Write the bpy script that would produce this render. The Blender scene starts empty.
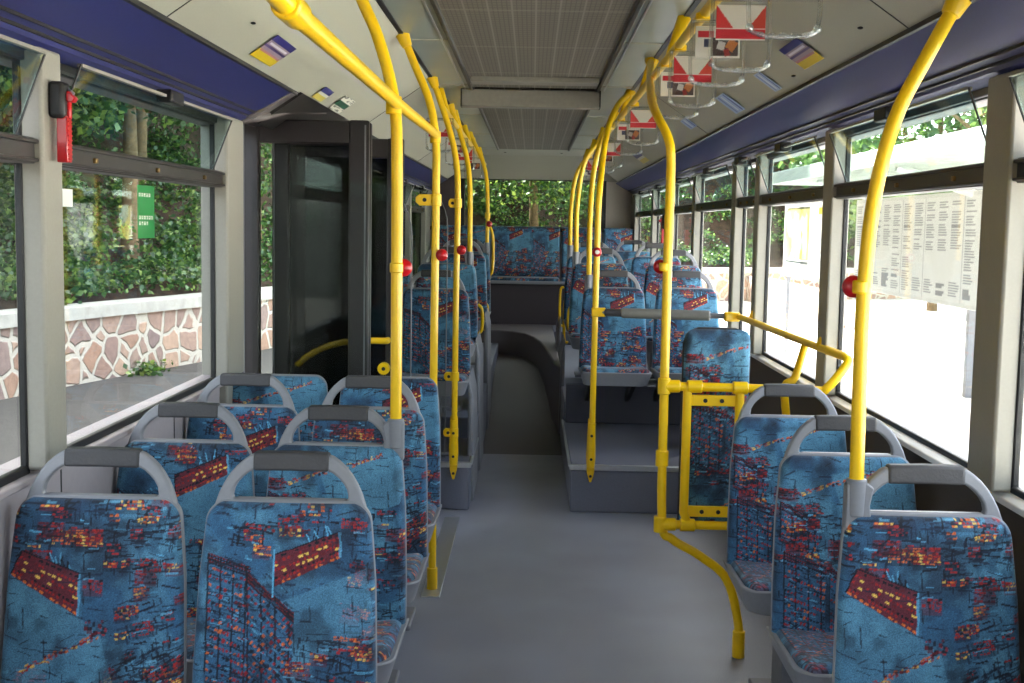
import bpy, bmesh, math, random
import numpy as np
from mathutils import Vector, Matrix

# ------------------------------------------------------------------ camera, world, sun, exposure
sc = bpy.context.scene
COL = sc.collection
cam_data = bpy.data.cameras.new('camera')
cam_data.sensor_width = 36.0
cam_data.lens = 1200.0 / 1024.0 * 36.0
cam_data.clip_start = 0.05
cam_data.clip_end = 400
cam = bpy.data.objects.new('camera', cam_data)
COL.objects.link(cam)
cam.matrix_world = (Matrix.Translation((0, 0, 1.57)) @ Matrix.Rotation(0.014877, 4, 'Z')
                    @ Matrix.Rotation(math.pi / 2 - 0.095411, 4, 'X') @ Matrix.Rotation(0.018, 4, 'Z'))
sc.camera = cam

world = bpy.data.worlds.new('sky'); sc.world = world; world.use_nodes = True
wn = world.node_tree.nodes; wl = world.node_tree.links; wn.clear()
sky = wn.new('ShaderNodeTexSky'); sky.sky_type = 'NISHITA'; sky.sun_disc = False
sky.sun_elevation = math.radians(55); sky.sun_rotation = math.radians(0)
sky.air_density = 1.0; sky.dust_density = 3.0; sky.ozone_density = 1.0
hsv = wn.new('ShaderNodeHueSaturation'); hsv.inputs['Saturation'].default_value = 0.45
bg = wn.new('ShaderNodeBackground'); bg.inputs['Strength'].default_value = 1.0
wo = wn.new('ShaderNodeOutputWorld')
wl.new(sky.outputs[0], hsv.inputs['Color']); wl.new(hsv.outputs[0], bg.inputs[0]); wl.new(bg.outputs[0], wo.inputs[0])

sun_d = bpy.data.lights.new('sun', 'SUN'); sun_d.energy = 26.0; sun_d.angle = math.radians(1.0)
sun_d.color = (1.0, 0.95, 0.86)
sun = bpy.data.objects.new('sun', sun_d); COL.objects.link(sun)
sdir = Vector((0.48, -0.42, -0.77)).normalized()           # high over the wooded bank on the left
sun.rotation_euler = sdir.to_track_quat('-Z', 'Y').to_euler()

sc.view_settings.view_transform = 'Standard'
sc.view_settings.look = 'None'
sc.view_settings.gamma = 1.0
sc.view_settings.use_curve_mapping = False
sc.view_settings.exposure = 0.76
sc.cycles.max_bounces = 10
sc.cycles.diffuse_bounces = 6
sc.cycles.transparent_max_bounces = 24
sc.cycles.use_denoising = True
sc.cycles.sample_clamp_indirect = 6.0
sc.cycles.caustics_reflective = False
sc.cycles.caustics_refractive = False

R = random.Random(7)
PI = math.pi

# ------------------------------------------------------------------ materials
def srgb(r, g, b):
    f = lambda c: (c / 255 / 12.92) if c / 255 <= 0.04045 else ((c / 255 + 0.055) / 1.055) ** 2.4
    return (f(r), f(g), f(b), 1.0)

def nmat(name):
    m = bpy.data.materials.new(name); m.use_nodes = True
    nt = m.node_tree
    return m, nt, nt.nodes['Principled BSDF'], nt.nodes['Material Output']

def mat(name, c, rough=0.5, metal=0.0, var=0.06, scale=40.0, bump=0.0, spec=0.5, coat=0.0):
    """plain surface with a little noise in colour and relief"""
    m, nt, p, out = nmat(name)
    tc = nt.nodes.new('ShaderNodeTexCoord')
    n = nt.nodes.new('ShaderNodeTexNoise'); n.inputs['Scale'].default_value = scale; n.inputs['Detail'].default_value = 5
    nt.links.new(tc.outputs['Object'], n.inputs['Vector'])
    r = nt.nodes.new('ShaderNodeValToRGB')
    r.color_ramp.elements[0].position = 0.3; r.color_ramp.elements[1].position = 0.7
    r.color_ramp.elements[0].color = tuple(max(0, x * (1 - var)) for x in c[:3]) + (1,)
    r.color_ramp.elements[1].color = tuple(min(1, x * (1 + var)) for x in c[:3]) + (1,)
    nt.links.new(n.outputs['Fac'], r.inputs[0]); nt.links.new(r.outputs[0], p.inputs['Base Color'])
    p.inputs['Roughness'].default_value = rough; p.inputs['Metallic'].default_value = metal
    p.inputs['Specular IOR Level'].default_value = spec
    p.inputs['Coat Weight'].default_value = coat
    if bump:
        b = nt.nodes.new('ShaderNodeBump'); b.inputs['Strength'].default_value = bump; b.inputs['Distance'].default_value = 0.002
        nt.links.new(n.outputs['Fac'], b.inputs['Height']); nt.links.new(b.outputs[0], p.inputs['Normal'])
    return m

def glass_mat(name, tint, gloss=0.08, rough=0.02, edge=None):
    m = bpy.data.materials.new(name); m.use_nodes = True
    nt = m.node_tree; nt.nodes.clear()
    out = nt.nodes.new('ShaderNodeOutputMaterial')
    tr = nt.nodes.new('ShaderNodeBsdfTransparent'); tr.inputs[0].default_value = tint
    gl = nt.nodes.new('ShaderNodeBsdfGlossy'); gl.inputs['Roughness'].default_value = rough
    fr = nt.nodes.new('ShaderNodeFresnel'); fr.inputs['IOR'].default_value = 1.45
    ad = nt.nodes.new('ShaderNodeMath'); ad.operation = 'MULTIPLY_ADD'; ad.inputs[1].default_value = 0.2; ad.inputs[2].default_value = gloss * 0.3
    mx = nt.nodes.new('ShaderNodeMixShader')
    nt.links.new(fr.outputs[0], ad.inputs[0]); nt.links.new(ad.outputs[0], mx.inputs[0])
    nt.links.new(tr.outputs[0], mx.inputs[1]); nt.links.new(gl.outputs[0], mx.inputs[2])
    nt.links.new(mx.outputs[0], out.inputs[0])
    return m

def painted_mat(name, rough=0.6, fabric=False, sheen=0.0):
    m, nt, p, out = nmat(name)
    a = nt.nodes.new('ShaderNodeAttribute'); a.attribute_name = 'paint'
    if fabric:
        tc = nt.nodes.new('ShaderNodeTexCoord')
        n = nt.nodes.new('ShaderNodeTexNoise'); n.inputs['Scale'].default_value = 420; n.inputs['Detail'].default_value = 2
        nt.links.new(tc.outputs['Object'], n.inputs['Vector'])
        mr = nt.nodes.new('ShaderNodeMapRange'); mr.inputs['From Min'].default_value = 0.3; mr.inputs['From Max'].default_value = 0.7
        mr.inputs['To Min'].default_value = 0.62; mr.inputs['To Max'].default_value = 1.35
        nt.links.new(n.outputs['Fac'], mr.inputs['Value'])
        mx = nt.nodes.new('ShaderNodeVectorMath'); mx.operation = 'SCALE'
        nt.links.new(a.outputs['Color'], mx.inputs[0]); nt.links.new(mr.outputs[0], mx.inputs['Scale'])
        nt.links.new(mx.outputs[0], p.inputs['Base Color'])
        b = nt.nodes.new('ShaderNodeBump'); b.inputs['Strength'].default_value = 0.25; b.inputs['Distance'].default_value = 0.001
        nt.links.new(n.outputs['Fac'], b.inputs['Height']); nt.links.new(b.outputs[0], p.inputs['Normal'])
        p.inputs['Sheen Weight'].default_value = sheen
    else:
        nt.links.new(a.outputs['Color'], p.inputs['Base Color'])
    p.inputs['Roughness'].default_value = rough
    return m

M = {}
M['yellow'] = mat('yellow_powder_coat', srgb(245, 196, 8), 0.32, var=0.03, coat=0.2)
M['plastic'] = mat('light_grey_seat_plastic', srgb(134, 134, 138), 0.42, var=0.04, scale=90)
M['rim'] = mat('pale_seat_edging', srgb(134, 135, 140), 0.45, var=0.03)
M['grip'] = mat('dark_grey_grip', srgb(68, 66, 67), 0.6, var=0.08, scale=160, bump=0.4)
M['fabric'] = painted_mat('printed_seat_plush', 0.85, True, 0.15)
M['print'] = painted_mat('printed_card', 0.45)
M['cream'] = mat('cream_ceiling_panel', srgb(176, 173, 156), 0.55, var=0.03, scale=220)
M['ceiling_strip'] = mat('light_diffuser_strip', srgb(140, 148, 140), 0.3, var=0.08, scale=3)
M['navy'] = mat('navy_cove_panel', srgb(44, 47, 100), 0.42, var=0.07, scale=120)
M['wall'] = mat('grey_mauve_wall_panel', srgb(168, 158, 160), 0.55, var=0.03)
M['rwall'] = mat('shaded_wall_panel', srgb(74, 66, 61), 0.85, var=0.1, scale=200, bump=0.3)  # same panel as the left wall, with its backlit shade put into the colour
M['sill'] = mat('pale_window_ledge', srgb(232, 232, 232), 0.4, var=0.02)
M['pillar'] = mat('pale_grey_pillar_cover', srgb(152, 148, 136), 0.5, var=0.03, scale=120)
M['rearpanel'] = mat('pale_rear_panel', srgb(206, 196, 184), 0.5, var=0.03)
M['platform'] = mat('taupe_platform_covering', srgb(104, 97, 97), 0.6, var=0.15, scale=220)
M['black'] = mat('black_rubber_seal', srgb(22, 20, 20), 0.5, var=0.1)
M['frame'] = mat('dark_window_frame', srgb(48, 44, 42), 0.4, var=0.06)
M['door'] = mat('dark_door_frame', srgb(34, 28, 27), 0.4, var=0.08)
M['headgrey'] = mat('taupe_cover_plastic', srgb(112, 104, 102), 0.5)
M['alu'] = mat('aluminium_edge', srgb(200, 203, 206), 0.3, 0.8, var=0.03)
M['grey'] = mat('mid_grey_plastic', srgb(120, 120, 124), 0.5)
M['greybar'] = mat('grey_padded_bar', srgb(128, 126, 120), 0.6, var=0.05)
M['dark'] = mat('dark_backing_panel', srgb(36, 34, 38), 0.6)
M['red'] = mat('red_plastic', srgb(190, 14, 24), 0.28, coat=0.4, var=0.03)
M['white'] = mat('white_plastic', srgb(225, 225, 220), 0.4)
M['step'] = mat('grey_vinyl_step', srgb(108, 111, 124), 0.42, var=0.10, scale=260, bump=0.1)
M['riser'] = mat('grey_vinyl_riser', srgb(84, 85, 96), 0.5, var=0.10, scale=260, bump=0.1)
M['aisle'] = mat('dark_aisle_floor', srgb(82, 77, 77), 0.6, var=0.15, scale=240)  # dark grey brown, the same over the whole ramp
M['carpet'] = mat('brown_grey_bulkhead', srgb(70, 62, 64), 0.8, var=0.2, scale=200)
M['boxgrey'] = mat('ceiling_box_grey', srgb(136, 130, 118), 0.5)
M['glass'] = glass_mat('clear_window_glass', (0.95, 0.97, 0.96, 1), 0.0)
M['hopper'] = glass_mat('greenish_vent_glass', (0.82, 0.92, 0.90, 1), 0.12)
M['rearglass'] = glass_mat('grey_tinted_rear_glass', (0.55, 0.58, 0.55, 1), 0.0)
M['doorglass'] = glass_mat('dark_tinted_door_glass', (0.30, 0.31, 0.29, 1), 0.1)
M['acrylic'] = glass_mat('clear_acrylic', (0.93, 0.94, 0.93, 1), 0.9, 0.12)
M['sleeve'] = glass_mat('clear_card_sleeve', (0.98, 0.98, 0.98, 1), 0.02, 0.1)
M['concrete'] = mat('pale_concrete', srgb(196, 192, 180), 0.8, var=0.15, scale=6, bump=0.3)
M['asphalt'] = mat('grey_asphalt', srgb(66, 63, 60), 0.9, var=0.25, scale=14, bump=0.3)
M['paving'] = mat('pale_paving', srgb(224, 220, 214), 0.85, var=0.08, scale=3)
M['soil'] = mat('brown_leaf_litter', srgb(64, 46, 32), 0.95, var=0.5, scale=5, bump=0.5)
M['bark'] = mat('grey_brown_bark', srgb(120, 98, 70), 0.9, var=0.35, scale=12, bump=0.6)
M['bulb'] = mat('brass_rivet', srgb(130, 104, 60), 0.4, 0.6)

def floor_material():
    m, nt, p, out = nmat('speckled_grey_vinyl_floor')
    tc = nt.nodes.new('ShaderNodeTexCoord')
    n1 = nt.nodes.new('ShaderNodeTexNoise'); n1.inputs['Scale'].default_value = 340; n1.inputs['Detail'].default_value = 2
    n2 = nt.nodes.new('ShaderNodeTexNoise'); n2.inputs['Scale'].default_value = 2.2; n2.inputs['Detail'].default_value = 6
    for n in (n1, n2): nt.links.new(tc.outputs['Object'], n.inputs['Vector'])
    r1 = nt.nodes.new('ShaderNodeValToRGB'); r1.color_ramp.elements[0].position = 0.38; r1.color_ramp.elements[1].position = 0.62
    r1.color_ramp.elements[0].color = srgb(112, 116, 128); r1.color_ramp.elements[1].color = srgb(168, 171, 184)
    r2 = nt.nodes.new('ShaderNodeValToRGB'); r2.color_ramp.elements[0].position = 0.35; r2.color_ramp.elements[1].position = 0.7
    r2.color_ramp.elements[0].color = (0.82, 0.81, 0.8, 1); r2.color_ramp.elements[1].color = (1, 1, 1, 1)
    mx = nt.nodes.new('ShaderNodeMix'); mx.data_type = 'RGBA'; mx.blend_type = 'MULTIPLY'; mx.inputs['Factor'].default_value = 1
    nt.links.new(n1.outputs['Fac'], r1.inputs[0]); nt.links.new(n2.outputs['Fac'], r2.inputs[0])
    nt.links.new(r1.outputs[0], mx.inputs['A']); nt.links.new(r2.outputs[0], mx.inputs['B'])
    nt.links.new(mx.outputs['Result'], p.inputs['Base Color'])
    p.inputs['Roughness'].default_value = 0.45
    return m
M['floor'] = floor_material()

def hatch_material():
    """brown grey perforated sheet: fine holes and pale lengthwise ribs"""
    m, nt, p, out = nmat('perforated_ceiling_sheet')
    tc = nt.nodes.new('ShaderNodeTexCoord')
    sep = nt.nodes.new('ShaderNodeSeparateXYZ'); nt.links.new(tc.outputs['Object'], sep.inputs[0])
    def stripes(out_sock, period, width):
        a = nt.nodes.new('ShaderNodeMath'); a.operation = 'PINGPONG'; a.inputs[1].default_value = period / 2
        nt.links.new(out_sock, a.inputs[0])
        b = nt.nodes.new('ShaderNodeMath'); b.operation = 'LESS_THAN'; b.inputs[1].default_value = width
        nt.links.new(a.outputs[0], b.inputs[0]); return b.outputs[0]
    s1 = stripes(sep.outputs['X'], 0.088, 0.0035)
    s2 = stripes(sep.outputs['Y'], 0.9, 0.006)
    s3 = stripes(sep.outputs['X'], 0.0176, 0.002); s4 = stripes(sep.outputs['Y'], 0.05, 0.005)
    mx0 = nt.nodes.new('ShaderNodeMath'); mx0.operation = 'MAXIMUM'; nt.links.new(s3, mx0.inputs[0]); nt.links.new(s4, mx0.inputs[1])
    mx1 = nt.nodes.new('ShaderNodeMath'); mx1.operation = 'MAXIMUM'; nt.links.new(s1, mx1.inputs[0]); nt.links.new(s2, mx1.inputs[1])
    m1 = nt.nodes.new('ShaderNodeMix'); m1.data_type = 'RGBA'
    m1.inputs['A'].default_value = srgb(112, 104, 92); m1.inputs['B'].default_value = srgb(88, 82, 72)
    nt.links.new(mx0.outputs[0], m1.inputs['Factor'])
    m2 = nt.nodes.new('ShaderNodeMix'); m2.data_type = 'RGBA'; m2.inputs['B'].default_value = srgb(134, 128, 116)
    nt.links.new(mx1.outputs[0], m2.inputs['Factor']); nt.links.new(m1.outputs['Result'], m2.inputs['A'])
    nt.links.new(m2.outputs['Result'], p.inputs['Base Color']); p.inputs['Roughness'].default_value = 0.6
    return m
M['hatch'] = hatch_material()

def stone_material():
    m, nt, p, out = nmat('rubble_stone_and_mortar')
    tc = nt.nodes.new('ShaderNodeTexCoord')
    dn = nt.nodes.new('ShaderNodeTexNoise'); dn.inputs['Scale'].default_value = 3.0
    nt.links.new(tc.outputs['Object'], dn.inputs['Vector'])
    ma = nt.nodes.new('ShaderNodeMix'); ma.data_type = 'RGBA'; ma.inputs['Factor'].default_value = 0.12
    nt.links.new(tc.outputs['Object'], ma.inputs['A']); nt.links.new(dn.outputs['Color'], ma.inputs['B'])
    v = nt.nodes.new('ShaderNodeTexVoronoi'); v.feature = 'DISTANCE_TO_EDGE'; v.inputs['Scale'].default_value = 3.8
    vc = nt.nodes.new('ShaderNodeTexVoronoi'); vc.feature = 'F1'; vc.inputs['Scale'].default_value = 3.8
    for x in (v, vc): nt.links.new(ma.outputs['Result'], x.inputs['Vector'])
    sp = nt.nodes.new('ShaderNodeSeparateColor'); nt.links.new(vc.outputs['Color'], sp.inputs[0])
    r = nt.nodes.new('ShaderNodeValToRGB')
    cols = [srgb(184, 146, 122), srgb(160, 132, 122), srgb(206, 172, 146), srgb(150, 128, 122), srgb(192, 160, 140)]
    r.color_ramp.elements[0].color = cols[0]; r.color_ramp.elements[1].color = cols[4]
    for i in (1, 2, 3):
        e = r.color_ramp.elements.new(i / 4); e.color = cols[i]
    nt.links.new(sp.outputs[0], r.inputs[0])
    n = nt.nodes.new('ShaderNodeTexNoise'); n.inputs['Scale'].default_value = 14; n.inputs['Detail'].default_value = 6
    nt.links.new(tc.outputs['Object'], n.inputs['Vector'])
    mr = nt.nodes.new('ShaderNodeMapRange'); mr.inputs['To Min'].default_value = 0.6; mr.inputs['To Max'].default_value = 1.35
    nt.links.new(n.outputs['Fac'], mr.inputs['Value'])
    sc_ = nt.nodes.new('ShaderNodeVectorMath'); sc_.operation = 'SCALE'
    nt.links.new(r.outputs[0], sc_.inputs[0]); nt.links.new(mr.outputs[0], sc_.inputs['Scale'])
    e = nt.nodes.new('ShaderNodeValToRGB'); e.color_ramp.elements[0].position = 0.06; e.color_ramp.elements[1].position = 0.10
    nt.links.new(v.outputs['Distance'], e.inputs[0])
    mx = nt.nodes.new('ShaderNodeMix'); mx.data_type = 'RGBA'; mx.inputs['A'].default_value = srgb(214, 205, 188)
    nt.links.new(e.outputs[0], mx.inputs['Factor']); nt.links.new(sc_.outputs[0], mx.inputs['B'])
    nt.links.new(mx.outputs['Result'], p.inputs['Base Color']); p.inputs['Roughness'].default_value = 0.85
    b = nt.nodes.new('ShaderNodeBump'); b.inputs['Strength'].default_value = 0.8; b.inputs['Distance'].default_value = 0.03
    nt.links.new(e.outputs[0], b.inputs['Height']); nt.links.new(b.outputs[0], p.inputs['Normal'])
    return m
M['stone'] = stone_material()

def leaf_material(name, c0, c1, c2):
    m = bpy.data.materials.new(name); m.use_nodes = True
    nt = m.node_tree; nt.nodes.clear()
    out = nt.nodes.new('ShaderNodeOutputMaterial')
    g = nt.nodes.new('ShaderNodeNewGeometry')
    r = nt.nodes.new('ShaderNodeValToRGB')
    r.color_ramp.elements[0].color = c0; r.color_ramp.elements[1].color = c2
    e = r.color_ramp.elements.new(0.6); e.color = c1
    nt.links.new(g.outputs['Random Per Island'], r.inputs[0])
    d = nt.nodes.new('ShaderNodeBsdfDiffuse'); t = nt.nodes.new('ShaderNodeBsdfTranslucent')
    mx = nt.nodes.new('ShaderNodeMixShader'); mx.inputs[0].default_value = 0.4
    gl = nt.nodes.new('ShaderNodeBsdfGlossy'); gl.inputs['Roughness'].default_value = 0.4
    gl.inputs[0].default_value = (0.8, 0.9, 0.8, 1)
    m2 = nt.nodes.new('ShaderNodeMixShader'); m2.inputs[0].default_value = 0.06
    nt.links.new(r.outputs[0], d.inputs[0]); nt.links.new(r.outputs[0], t.inputs[0])
    nt.links.new(d.outputs[0], mx.inputs[1]); nt.links.new(t.outputs[0], mx.inputs[2])
    nt.links.new(mx.outputs[0], m2.inputs[1]); nt.links.new(gl.outputs[0], m2.inputs[2])
    nt.links.new(m2.outputs[0], out.inputs[0])
    return m
M['leaf'] = leaf_material('green_leaves', srgb(40, 70, 28), srgb(72, 110, 42), srgb(160, 182, 84))
M['leaf3'] = leaf_material('sunlit_roadside_leaves', srgb(50, 74, 34), srgb(84, 112, 54), srgb(128, 146, 78))
M['leaf2'] = leaf_material('ivy_leaves', srgb(34, 66, 30), srgb(62, 104, 46), srgb(136, 164, 76))

# ------------------------------------------------------------------ geometry helpers
class MB:
    def __init__(s): s.v = []; s.f = []
    def add(s, v, f):
        n = len(s.v); s.v += [tuple(p) for p in v]; s.f += [tuple(i + n for i in q) for q in f]; return s
    def box(s, x0, x1, y0, y1, z0, z1):
        v = [(x, y, z) for z in (z0, z1) for y in (y0, y1) for x in (x0, x1)]
        return s.add(v, [(0, 2, 3, 1), (4, 5, 7, 6), (0, 1, 5, 4), (2, 6, 7, 3), (0, 4, 6, 2), (1, 3, 7, 5)])
    def tube(s, pts, r, n=12, smooth=True, caps=True):
        P = [Vector(p) for p in pts]
        if smooth and len(P) > 2: P = catmull(P, 6)
        rs = r if isinstance(r, (list, tuple)) else [r] * len(P)
        if len(rs) != len(P): rs = list(np.interp(np.linspace(0, 1, len(P)), np.linspace(0, 1, len(rs)), rs))
        t0 = (P[1] - P[0]).normalized()
        a = Vector((0, 0, 1)) if abs(t0.z) < 0.9 else Vector((0, 1, 0))
        u = t0.cross(a).normalized(); v = []
        for i, p in enumerate(P):
            t = (P[min(i + 1, len(P) - 1)] - P[max(i - 1, 0)]).normalized()
            u = (u - t * u.dot(t)).normalized(); w = t.cross(u)
            for k in range(n):
                an = 2 * PI * k / n; v.append(p + (u * math.cos(an) + w * math.sin(an)) * rs[i])
        f = []
        for i in range(len(P) - 1):
            for k in range(n):
                f.append((i * n + k, i * n + (k + 1) % n, (i + 1) * n + (k + 1) % n, (i + 1) * n + k))
        if caps: f.append(tuple(range(n - 1, -1, -1))); f.append(tuple((len(P) - 1) * n + k for k in range(n)))
        return s.add(v, f)
    def prism(s, poly, axis, a, b):
        """extrude a 2-D outline along an axis"""
        def mk(p, t):
            return {'x': (t, p[0], p[1]), 'y': (p[0], t, p[1]), 'z': (p[0], p[1], t)}[axis]
        n = len(poly)
        return s.add([mk(p, a) for p in poly] + [mk(p, b) for p in poly],
                     [tuple(range(n)), tuple(range(2 * n - 1, n - 1, -1))] + [(i, i + n, (i + 1) % n + n, (i + 1) % n) for i in range(n)])
    def sphere(s, c, r, sx=1, sy=1, sz=1, n=14, m=9):
        v = []; f = []
        for i in range(m + 1):
            th = PI * i / m
            for k in range(n):
                ph = 2 * PI * k / n
                v.append((c[0] + r * sx * math.sin(th) * math.cos(ph), c[1] + r * sy * math.sin(th) * math.sin(ph), c[2] + r * sz * math.cos(th)))
        for i in range(m):
            for k in range(n): f.append((i * n + k, (i + 1) * n + k, (i + 1) * n + (k + 1) % n, i * n + (k + 1) % n))
        return s.add(v, f)
    def build(s, name, m, parent=None, bevel=0, smooth=True, seg=2, loc=None):
        me = bpy.data.meshes.new(name); me.from_pydata(s.v, [], s.f); me.materials.append(m)
        bm = bmesh.new(); bm.from_mesh(me); bmesh.ops.remove_doubles(bm, verts=bm.verts, dist=1e-5)
        bmesh.ops.recalc_face_normals(bm, faces=bm.faces); bm.to_mesh(me); bm.free()
        o = bpy.data.objects.new(name, me); COL.objects.link(o)
        if parent: o.parent = parent
        if loc: o.location = loc
        if smooth: sharp_smooth(me)
        if bevel:
            b = o.modifiers.new('bevel', 'BEVEL'); b.width = bevel; b.segments = seg; b.limit_method = 'ANGLE'; b.angle_limit = math.radians(40)
        return o

def sharp_smooth(me, ang=40):
    me.polygons.foreach_set('use_smooth', [True] * len(me.polygons))
    try: me.set_sharp_from_angle(angle=math.radians(ang))
    except Exception: pass

def catmull(P, k):
    out = []
    Q = [P[0] * 2 - P[1]] + P + [P[-1] * 2 - P[-2]]
    for i in range(1, len(Q) - 2):
        a, b, c, d = Q[i - 1:i + 3]
        for j in range(k):
            t = j / k
            out.append(0.5 * ((2 * b) + (c - a) * t + (2 * a - 5 * b + 4 * c - d) * t * t + (3 * b - a - 3 * c + d) * t ** 3))
    out.append(P[-1]); return out

def tag(o, label, cat, group=None, kind=None):
    o['label'] = label; o['category'] = cat
    if group: o['group'] = group
    if kind: o['kind'] = kind
    return o
def empty(name, loc=(0, 0, 0), rz=0):
    o = bpy.data.objects.new(name, None); COL.objects.link(o); o.location = loc; o.rotation_euler = (0, 0, rz)
    o.empty_display_size = 0.1; return o
def thing(name, label, cat, loc=(0, 0, 0), group=None, rz=0):
    return tag(empty(name, loc, rz), label, cat, group)
def struct(o): o['kind'] = 'structure'; return o
def copy_tree(o, parent=None):
    c = o.copy(); COL.objects.link(c); c.parent = parent
    for ch in o.children: copy_tree(ch, c)
    return c

def grid_obj(name, fn, nu, nv, colour, m, parent=None, loc=None, solid=0.0):
    """a surface sampled on a grid, each vertex painted by colour(u, v)"""
    U, V = np.meshgrid(np.linspace(0, 1, nu), np.linspace(0, 1, nv))
    P3, cu, cv = fn(U.ravel(), V.ravel())
    idx = np.arange(nu * nv).reshape(nv, nu)
    q = np.stack([idx[:-1, :-1], idx[:-1, 1:], idx[1:, 1:], idx[1:, :-1]], -1).reshape(-1, 4)
    me = bpy.data.meshes.new(name)
    me.vertices.add(len(P3)); me.vertices.foreach_set('co', P3.astype(np.float32).ravel())
    me.loops.add(q.size); me.loops.foreach_set('vertex_index', q.astype(np.int32).ravel())
    me.polygons.add(len(q)); me.polygons.foreach_set('loop_start', np.arange(0, q.size, 4, dtype=np.int32))
    me.update(calc_edges=True); me.validate()
    ca = me.color_attributes.new('paint', 'FLOAT_COLOR', 'POINT')
    c = np.ones((len(P3), 4), np.float32); c[:, :3] = colour(cu, cv)
    ca.data.foreach_set('color', c.ravel())
    me.polygons.foreach_set('use_smooth', [True] * len(q))
    me.materials.append(m)
    o = bpy.data.objects.new(name, me); COL.objects.link(o)
    if parent: o.parent = parent
    if loc: o.location = loc
    if solid:
        s = o.modifiers.new('thickness', 'SOLIDIFY'); s.thickness = solid; s.offset = -1
    return o

# ------------------------------------------------------------------ painted surfaces (patterns printed on things)
def L3(r, g, b): return np.array(srgb(r, g, b)[:3])
class Canvas:
    def __init__(s, w, h, res, base, seed=0):
        s.w, s.h, s.res = w, h, res
        s.nx, s.ny = int(w / res), int(h / res)
        s.a = np.ones((s.ny, s.nx, 3)) * np.array(base)
        s.X, s.Y = np.meshgrid((np.arange(s.nx) + .5) * res, (np.arange(s.ny) + .5) * res)   # Y grows downwards from the top edge
        s.r = np.random.RandomState(seed)
    def noise(s, cell, oct=3):
        out = np.zeros((s.ny, s.nx)); amp = 1; tot = 0
        for o in range(oct):
            c = cell / 2 ** o; gx, gy = int(s.w / c) + 3, int(s.h / c) + 3
            g = s.r.rand(gy, gx); x = s.X / c; y = s.Y / c
            xi, yi = x.astype(int), y.astype(int); fx, fy = x - xi, y - yi
            fx = fx * fx * (3 - 2 * fx); fy = fy * fy * (3 - 2 * fy)
            out += amp * ((g[yi, xi] * (1 - fx) + g[yi, xi + 1] * fx) * (1 - fy) + (g[yi + 1, xi] * (1 - fx) + g[yi + 1, xi + 1] * fx) * fy)
            tot += amp; amp *= .55
        return out / tot
    def mix(s, mask, col, k=1.0):
        m = (mask * k)[..., None]; s.a = s.a * (1 - m) + np.array(col) * m
    def rect(s, cx, cy, w, h, ang, col, k=1.0):
        c, sn = math.cos(ang), math.sin(ang)
        u = (s.X - cx) * c + (s.Y - cy) * sn; v = -(s.X - cx) * sn + (s.Y - cy) * c
        s.mix(((abs(u) <= w / 2) & (abs(v) <= h / 2)).astype(float), col, k)
    def poly(s, pts, col, k=1.0):
        m = np.zeros((s.ny, s.nx), bool); n = len(pts)
        for i in range(n):
            (x1, y1), (x2, y2) = pts[i], pts[(i + 1) % n]
            if y1 == y2: continue
            c = ((y1 > s.Y) != (y2 > s.Y)) & (s.X < (x2 - x1) * (s.Y - y1) / (y2 - y1) + x1); m ^= c
        s.mix(m.astype(float), col, k)
    def line(s, x1, y1, x2, y2, t, col, k=1.0):
        s.rect((x1 + x2) / 2, (y1 + y2) / 2, math.hypot(x2 - x1, y2 - y1), t, math.atan2(y2 - y1, x2 - x1), col, k)
    def dashes(s, n, x0, x1, y0, y1, cols, ln=(.006, .02), th=(.003, .006), ang=0.0, row=0.0, jit=.1):
        for _ in range(n):
            x = s.r.uniform(x0, x1); y = s.r.uniform(y0, y1)
            if row: y = round(y / row) * row
            s.rect(x, y, s.r.uniform(*ln), s.r.uniform(*th), ang + s.r.uniform(-jit, jit), cols[s.r.randint(len(cols))], s.r.uniform(.65, 1))
    def sampler(s):
        def f(u, v):
            x = np.clip((u / s.res).astype(int), 0, s.nx - 1); y = np.clip((v / s.res).astype(int), 0, s.ny - 1)
            return s.a[y, x]
        return f

NAVY, INK = L3(26, 38, 60), L3(14, 17, 30)
RED, DRED, ORG, YEL = L3(168, 34, 34), L3(104, 26, 36), L3(222, 110, 44), L3(240, 196, 90)
SKY, STEEL, CYAN = L3(90, 146, 174), L3(52, 98, 132), L3(96, 170, 208)

def tram(c, TL, TR, BR, BL):
    """a tram seen at a slant: red body, rows of lit windows"""
    def pt(u, v):
        return tuple((1 - v) * ((1 - u) * TL[i] + u * TR[i]) + v * ((1 - u) * BL[i] + u * BR[i]) for i in (0, 1))
    c.poly([TL, TR, BR, BL], DRED, .92)
    for v, col, n in ((.10, INK, 10), (.24, RED, 16), (.36, YEL, 11), (.50, RED, 18), (.60, YEL, 10), (.74, INK, 16), (.82, RED, 18), (.95, ORG, 12)):
        for i in range(n):
            u0 = (i + .1 + c.r.uniform(0, .2)) / n; u1 = (i + .7 + c.r.uniform(0, .25)) / n
            if c.r.rand() < .15 or (col is YEL and u0 < .3 and c.r.rand() < .7): continue
            a = pt(u0, v); b = pt(min(u1, 1), v); c.line(*a, *b, .0052, col if c.r.rand() > .2 else DRED)
    c.line(*TL, *TR, .003, INK); c.line(*BL, *TL, .0035, INK); c.line(*TR, *BR, .006, CYAN, .8)
    for k in range(7):
        a = pt(c.r.uniform(.45, .9), -.02); c.line(a[0], a[1], a[0] + c.r.uniform(-.012, .012), a[1] - c.r.uniform(.01, .03), .003, INK if k % 2 else CYAN)

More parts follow.
